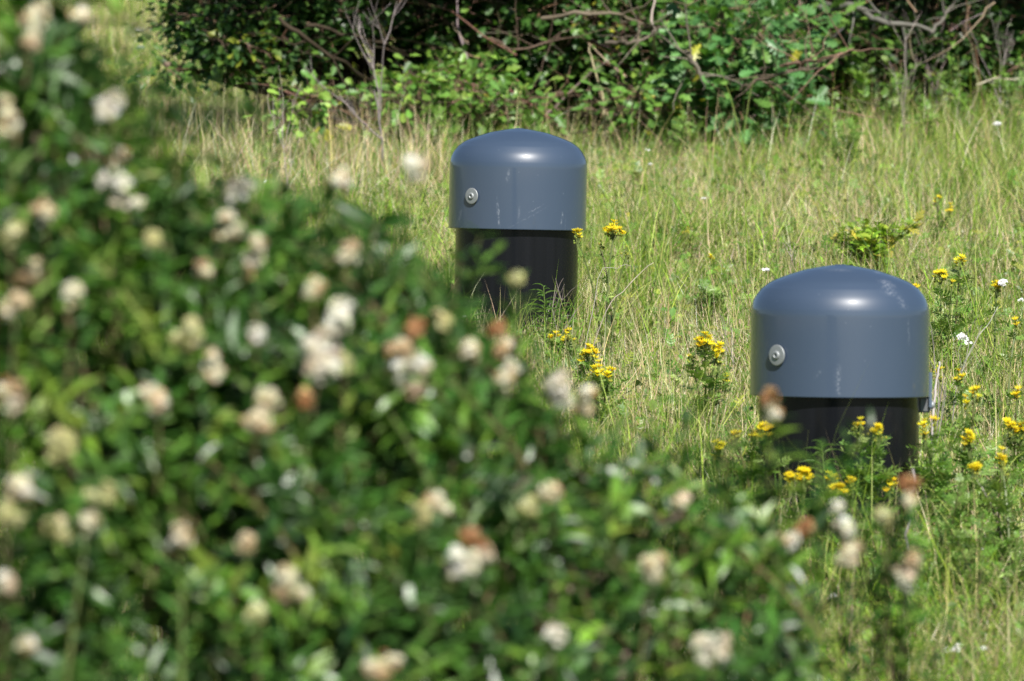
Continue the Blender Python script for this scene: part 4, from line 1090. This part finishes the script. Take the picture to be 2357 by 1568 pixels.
DK = [(0.028, 0.07, 0.015), (0.045, 0.105, 0.02), (0.09, 0.18, 0.03), (0.22, 0.25, 0.03)]
MD = [(0.038, 0.10, 0.018), (0.06, 0.14, 0.025), (0.13, 0.25, 0.04), (0.32, 0.34, 0.04)]
OK_ = [(0.065, 0.17, 0.05), (0.10, 0.23, 0.065), (0.13, 0.26, 0.05), (0.36, 0.36, 0.04)]
HAW = [ribbon_leaf([0.02, 0.30, 0.14, 0.36, 0.16, 0.05], .2, .15)]
k24 = 24.5 / FPX
shrub('hawthorn', 'dark hawthorn whose crown overhangs the grass at the upper left', gb(1020, 26.0),
      [(at(640, 20, 24.2), (.50, .40, .12), 1.3), (at(500, 30, 24.3), (.22, .3, .16), .6), (at(760, -60, 24.8), (.2, .4, .10), .4), (at(620, 80, 24.0), (.30, .25, .17), .5), (at(395, 150, 23.8), (.06, .1, .05), .08), (at(560, 90, 23.9), (.17, .25, .12), .45), (at(800, -260, 25), (.9, .7, .36), 1.6), shade_canopy(600, 22.2, .8), shade_canopy(900, 22.4, .6), (at(1000, 60, 25.2), (.16, .4, .28), .9),
       (at(1000, 170, 25.4), (.22, .3, .16), .5)],
      HAW, .046, DK, (4, 4, 2, .2), 600, 20, 11, rad=.03, clump_r=.11)
shrub('oak_scrub', 'dense shaded oak scrub in the upper middle, behind the farther dome', gb(1180, 25.8),
      [(at(1100, 60, 25.2), (.34, .55, .34), 1.3), (at(1080, 230, 24.6), (.34, .3, .12), .7), (at(1260, 20, 25.4), (.42, .5, .3), 1.2), (at(1300, 190, 25.0), (.36, .4, .14), .9), (at(1200, 60, 24.5), (.45, .2, .16), .8), (at(1150, -260, 25.6), (.9, .8, .5), 1.8), shade_canopy(1150, 22.9, .8), shade_canopy(1350, 22.9, .6)],
      OAK + HAW + HAW, .050, MD, (4, 4, 2.4, .25), 700, 22, 12, rad=.03, clump_r=.13)
shrub('oak_scrub', 'tangled oak scrub with bare brown twigs, left of the broad oak leaves', gb(1480, 25.8),
      [(at(1430, 60, 25.2), (.34, .5, .3), 1.2), (at(1440, 70, 24.4), (.3, .2, .2), .7), (at(1450, 200, 24.7), (.28, .3, .15), .8), (at(1580, -10, 25.4), (.3, .5, .25), .7), (at(1500, -280, 25.6), (.8, .8, .5), 1.6), shade_canopy(1550, 22.9, .5)],
      OAK + HAW + HAW, .052, MD, (3, 4, 2.4, .35), 420, 18, 13, rad=.028, clump_r=.13)
shrub('oak_sapling', 'young oak with broad blue green lobed leaves in front of the thicket', gb(1690, 24.2),
      [(at(1670, 60, 23.9), (.20, .2, .20), 1.0), (at(1720, 150, 23.8), (.24, .22, .18), 1.0), (at(1640, 210, 23.9), (.17, .2, .12), .7), (at(1780, 60, 24.2), (.16, .2, .16), .5), (at(1740, 250, 23.8), (.22, .2, .08), .5), (at(1820, 30, 24.3), (.12, .2, .14), .5)],
      OAK, .082, OK_, (3, 4, 3, .2), 78, 13, 14, rad=.018, clump_r=.13, cat='young tree')
shrub('oak_scrub', 'dark leafless hearted scrub above the fallen grey branch at the upper right', gb(2020, 26.4),
      [(at(2000, 60, 26.4), (.6, .4, .3), 1.6), (at(2000, -330, 26.0), (1.0, .9, .45), 2.0), shade_canopy(1980, 23.2, .6), shade_canopy(2200, 23.2, .7), (at(1950, 190, 25.2), (.4, .3, .1), .9), (at(2050, 110, 24.8), (.5, .25, .14), 1.0), (at(2150, 60, 26.2), (.5, .35, .3), 1.3), (at(2130, 190, 25.2), (.3, .3, .1), .7)],
      HAW + OAK, .05, DK + MD[1:3], (4, 4, 2, .2, 2, 2), 560, 24, 15, rad=.03, clump_r=.13)
shrub('oak_scrub', 'dark scrub running out of the picture at the upper right corner', gb(2380, 26.2),
      [(at(2330, 60, 26.4), (.5, .4, .3), 1.6), (at(2400, -330, 26.0), (.9, .9, .45), 1.6), shade_canopy(2450, 23.2, .8), (at(2300, 150, 25.6), (.4, .3, .16), 1.3), (at(2280, 90, 24.9), (.35, .25, .18), .8), (at(2600, 60, 26.2), (.5, .5, .4), 1)],
      HAW + OAK, .05, DK + MD[1:3], (4, 4, 2, .2, 2, 2), 560, 24, 16, rad=.03, clump_r=.13)
shrub('bramble', 'low bright bramble growth along the foot of the thicket above the farther dome', gb(1120, 24.4),
      [(at(1000, 225, 23.9), (.26, .15, .08), 1), (at(1120, 240, 23.8), (.3, .15, .07), 1), (at(1060, 175, 24.2), (.16, .2, .1), .6), (at(1480, 240, 23.8), (.16, .15, .08), .6), (at(690, 250, 23.2), (.14, .12, .10), .35)],
      OAK + HAW, .052, [(0.10, 0.22, 0.04), (0.15, 0.29, 0.05), (0.22, 0.36, 0.06), (0.3, 0.3, 0.04)], (3, 4, 2, .2), 90, 14, 17, rad=.006, clump_r=.12)
# trees on the far side of the slope, seen only between and above the scrub, close it off
def brushwood():
    A = Acc(); r = np.random.default_rng(77)
    for k in range(470):
        px = r.uniform(930, 1650) if k < 330 else r.uniform(1650, 2500); D = r.uniform(22.6, 24.6)
        x = P(px, 784, D)[0]; z = float(G(x, D)) + abs(r.normal(.10, .28))
        p = np.array([x, D, z]); d = nrm(np.array([r.normal(0, 1), r.normal(0, .4), r.normal(.15, .5)]))
        ln = r.uniform(.15, .75); pts = [p]
        for i in range(7):
            d = nrm(d + r.normal(0, .17, 3)); pts.append(pts[-1] + d * ln / 7)
        A.tube(pts, np.linspace(r.uniform(.0018, .005), .001, 8), jit((0.20, 0.13, 0.085) if r.random() < .6 else (0.22, 0.18, 0.14), 1, .35, r)[0], 4)
    tag(A.build('brushwood', M_BARK), 'tangle of dry brown twigs lying through the thicket', kind='stuff')
brushwood()
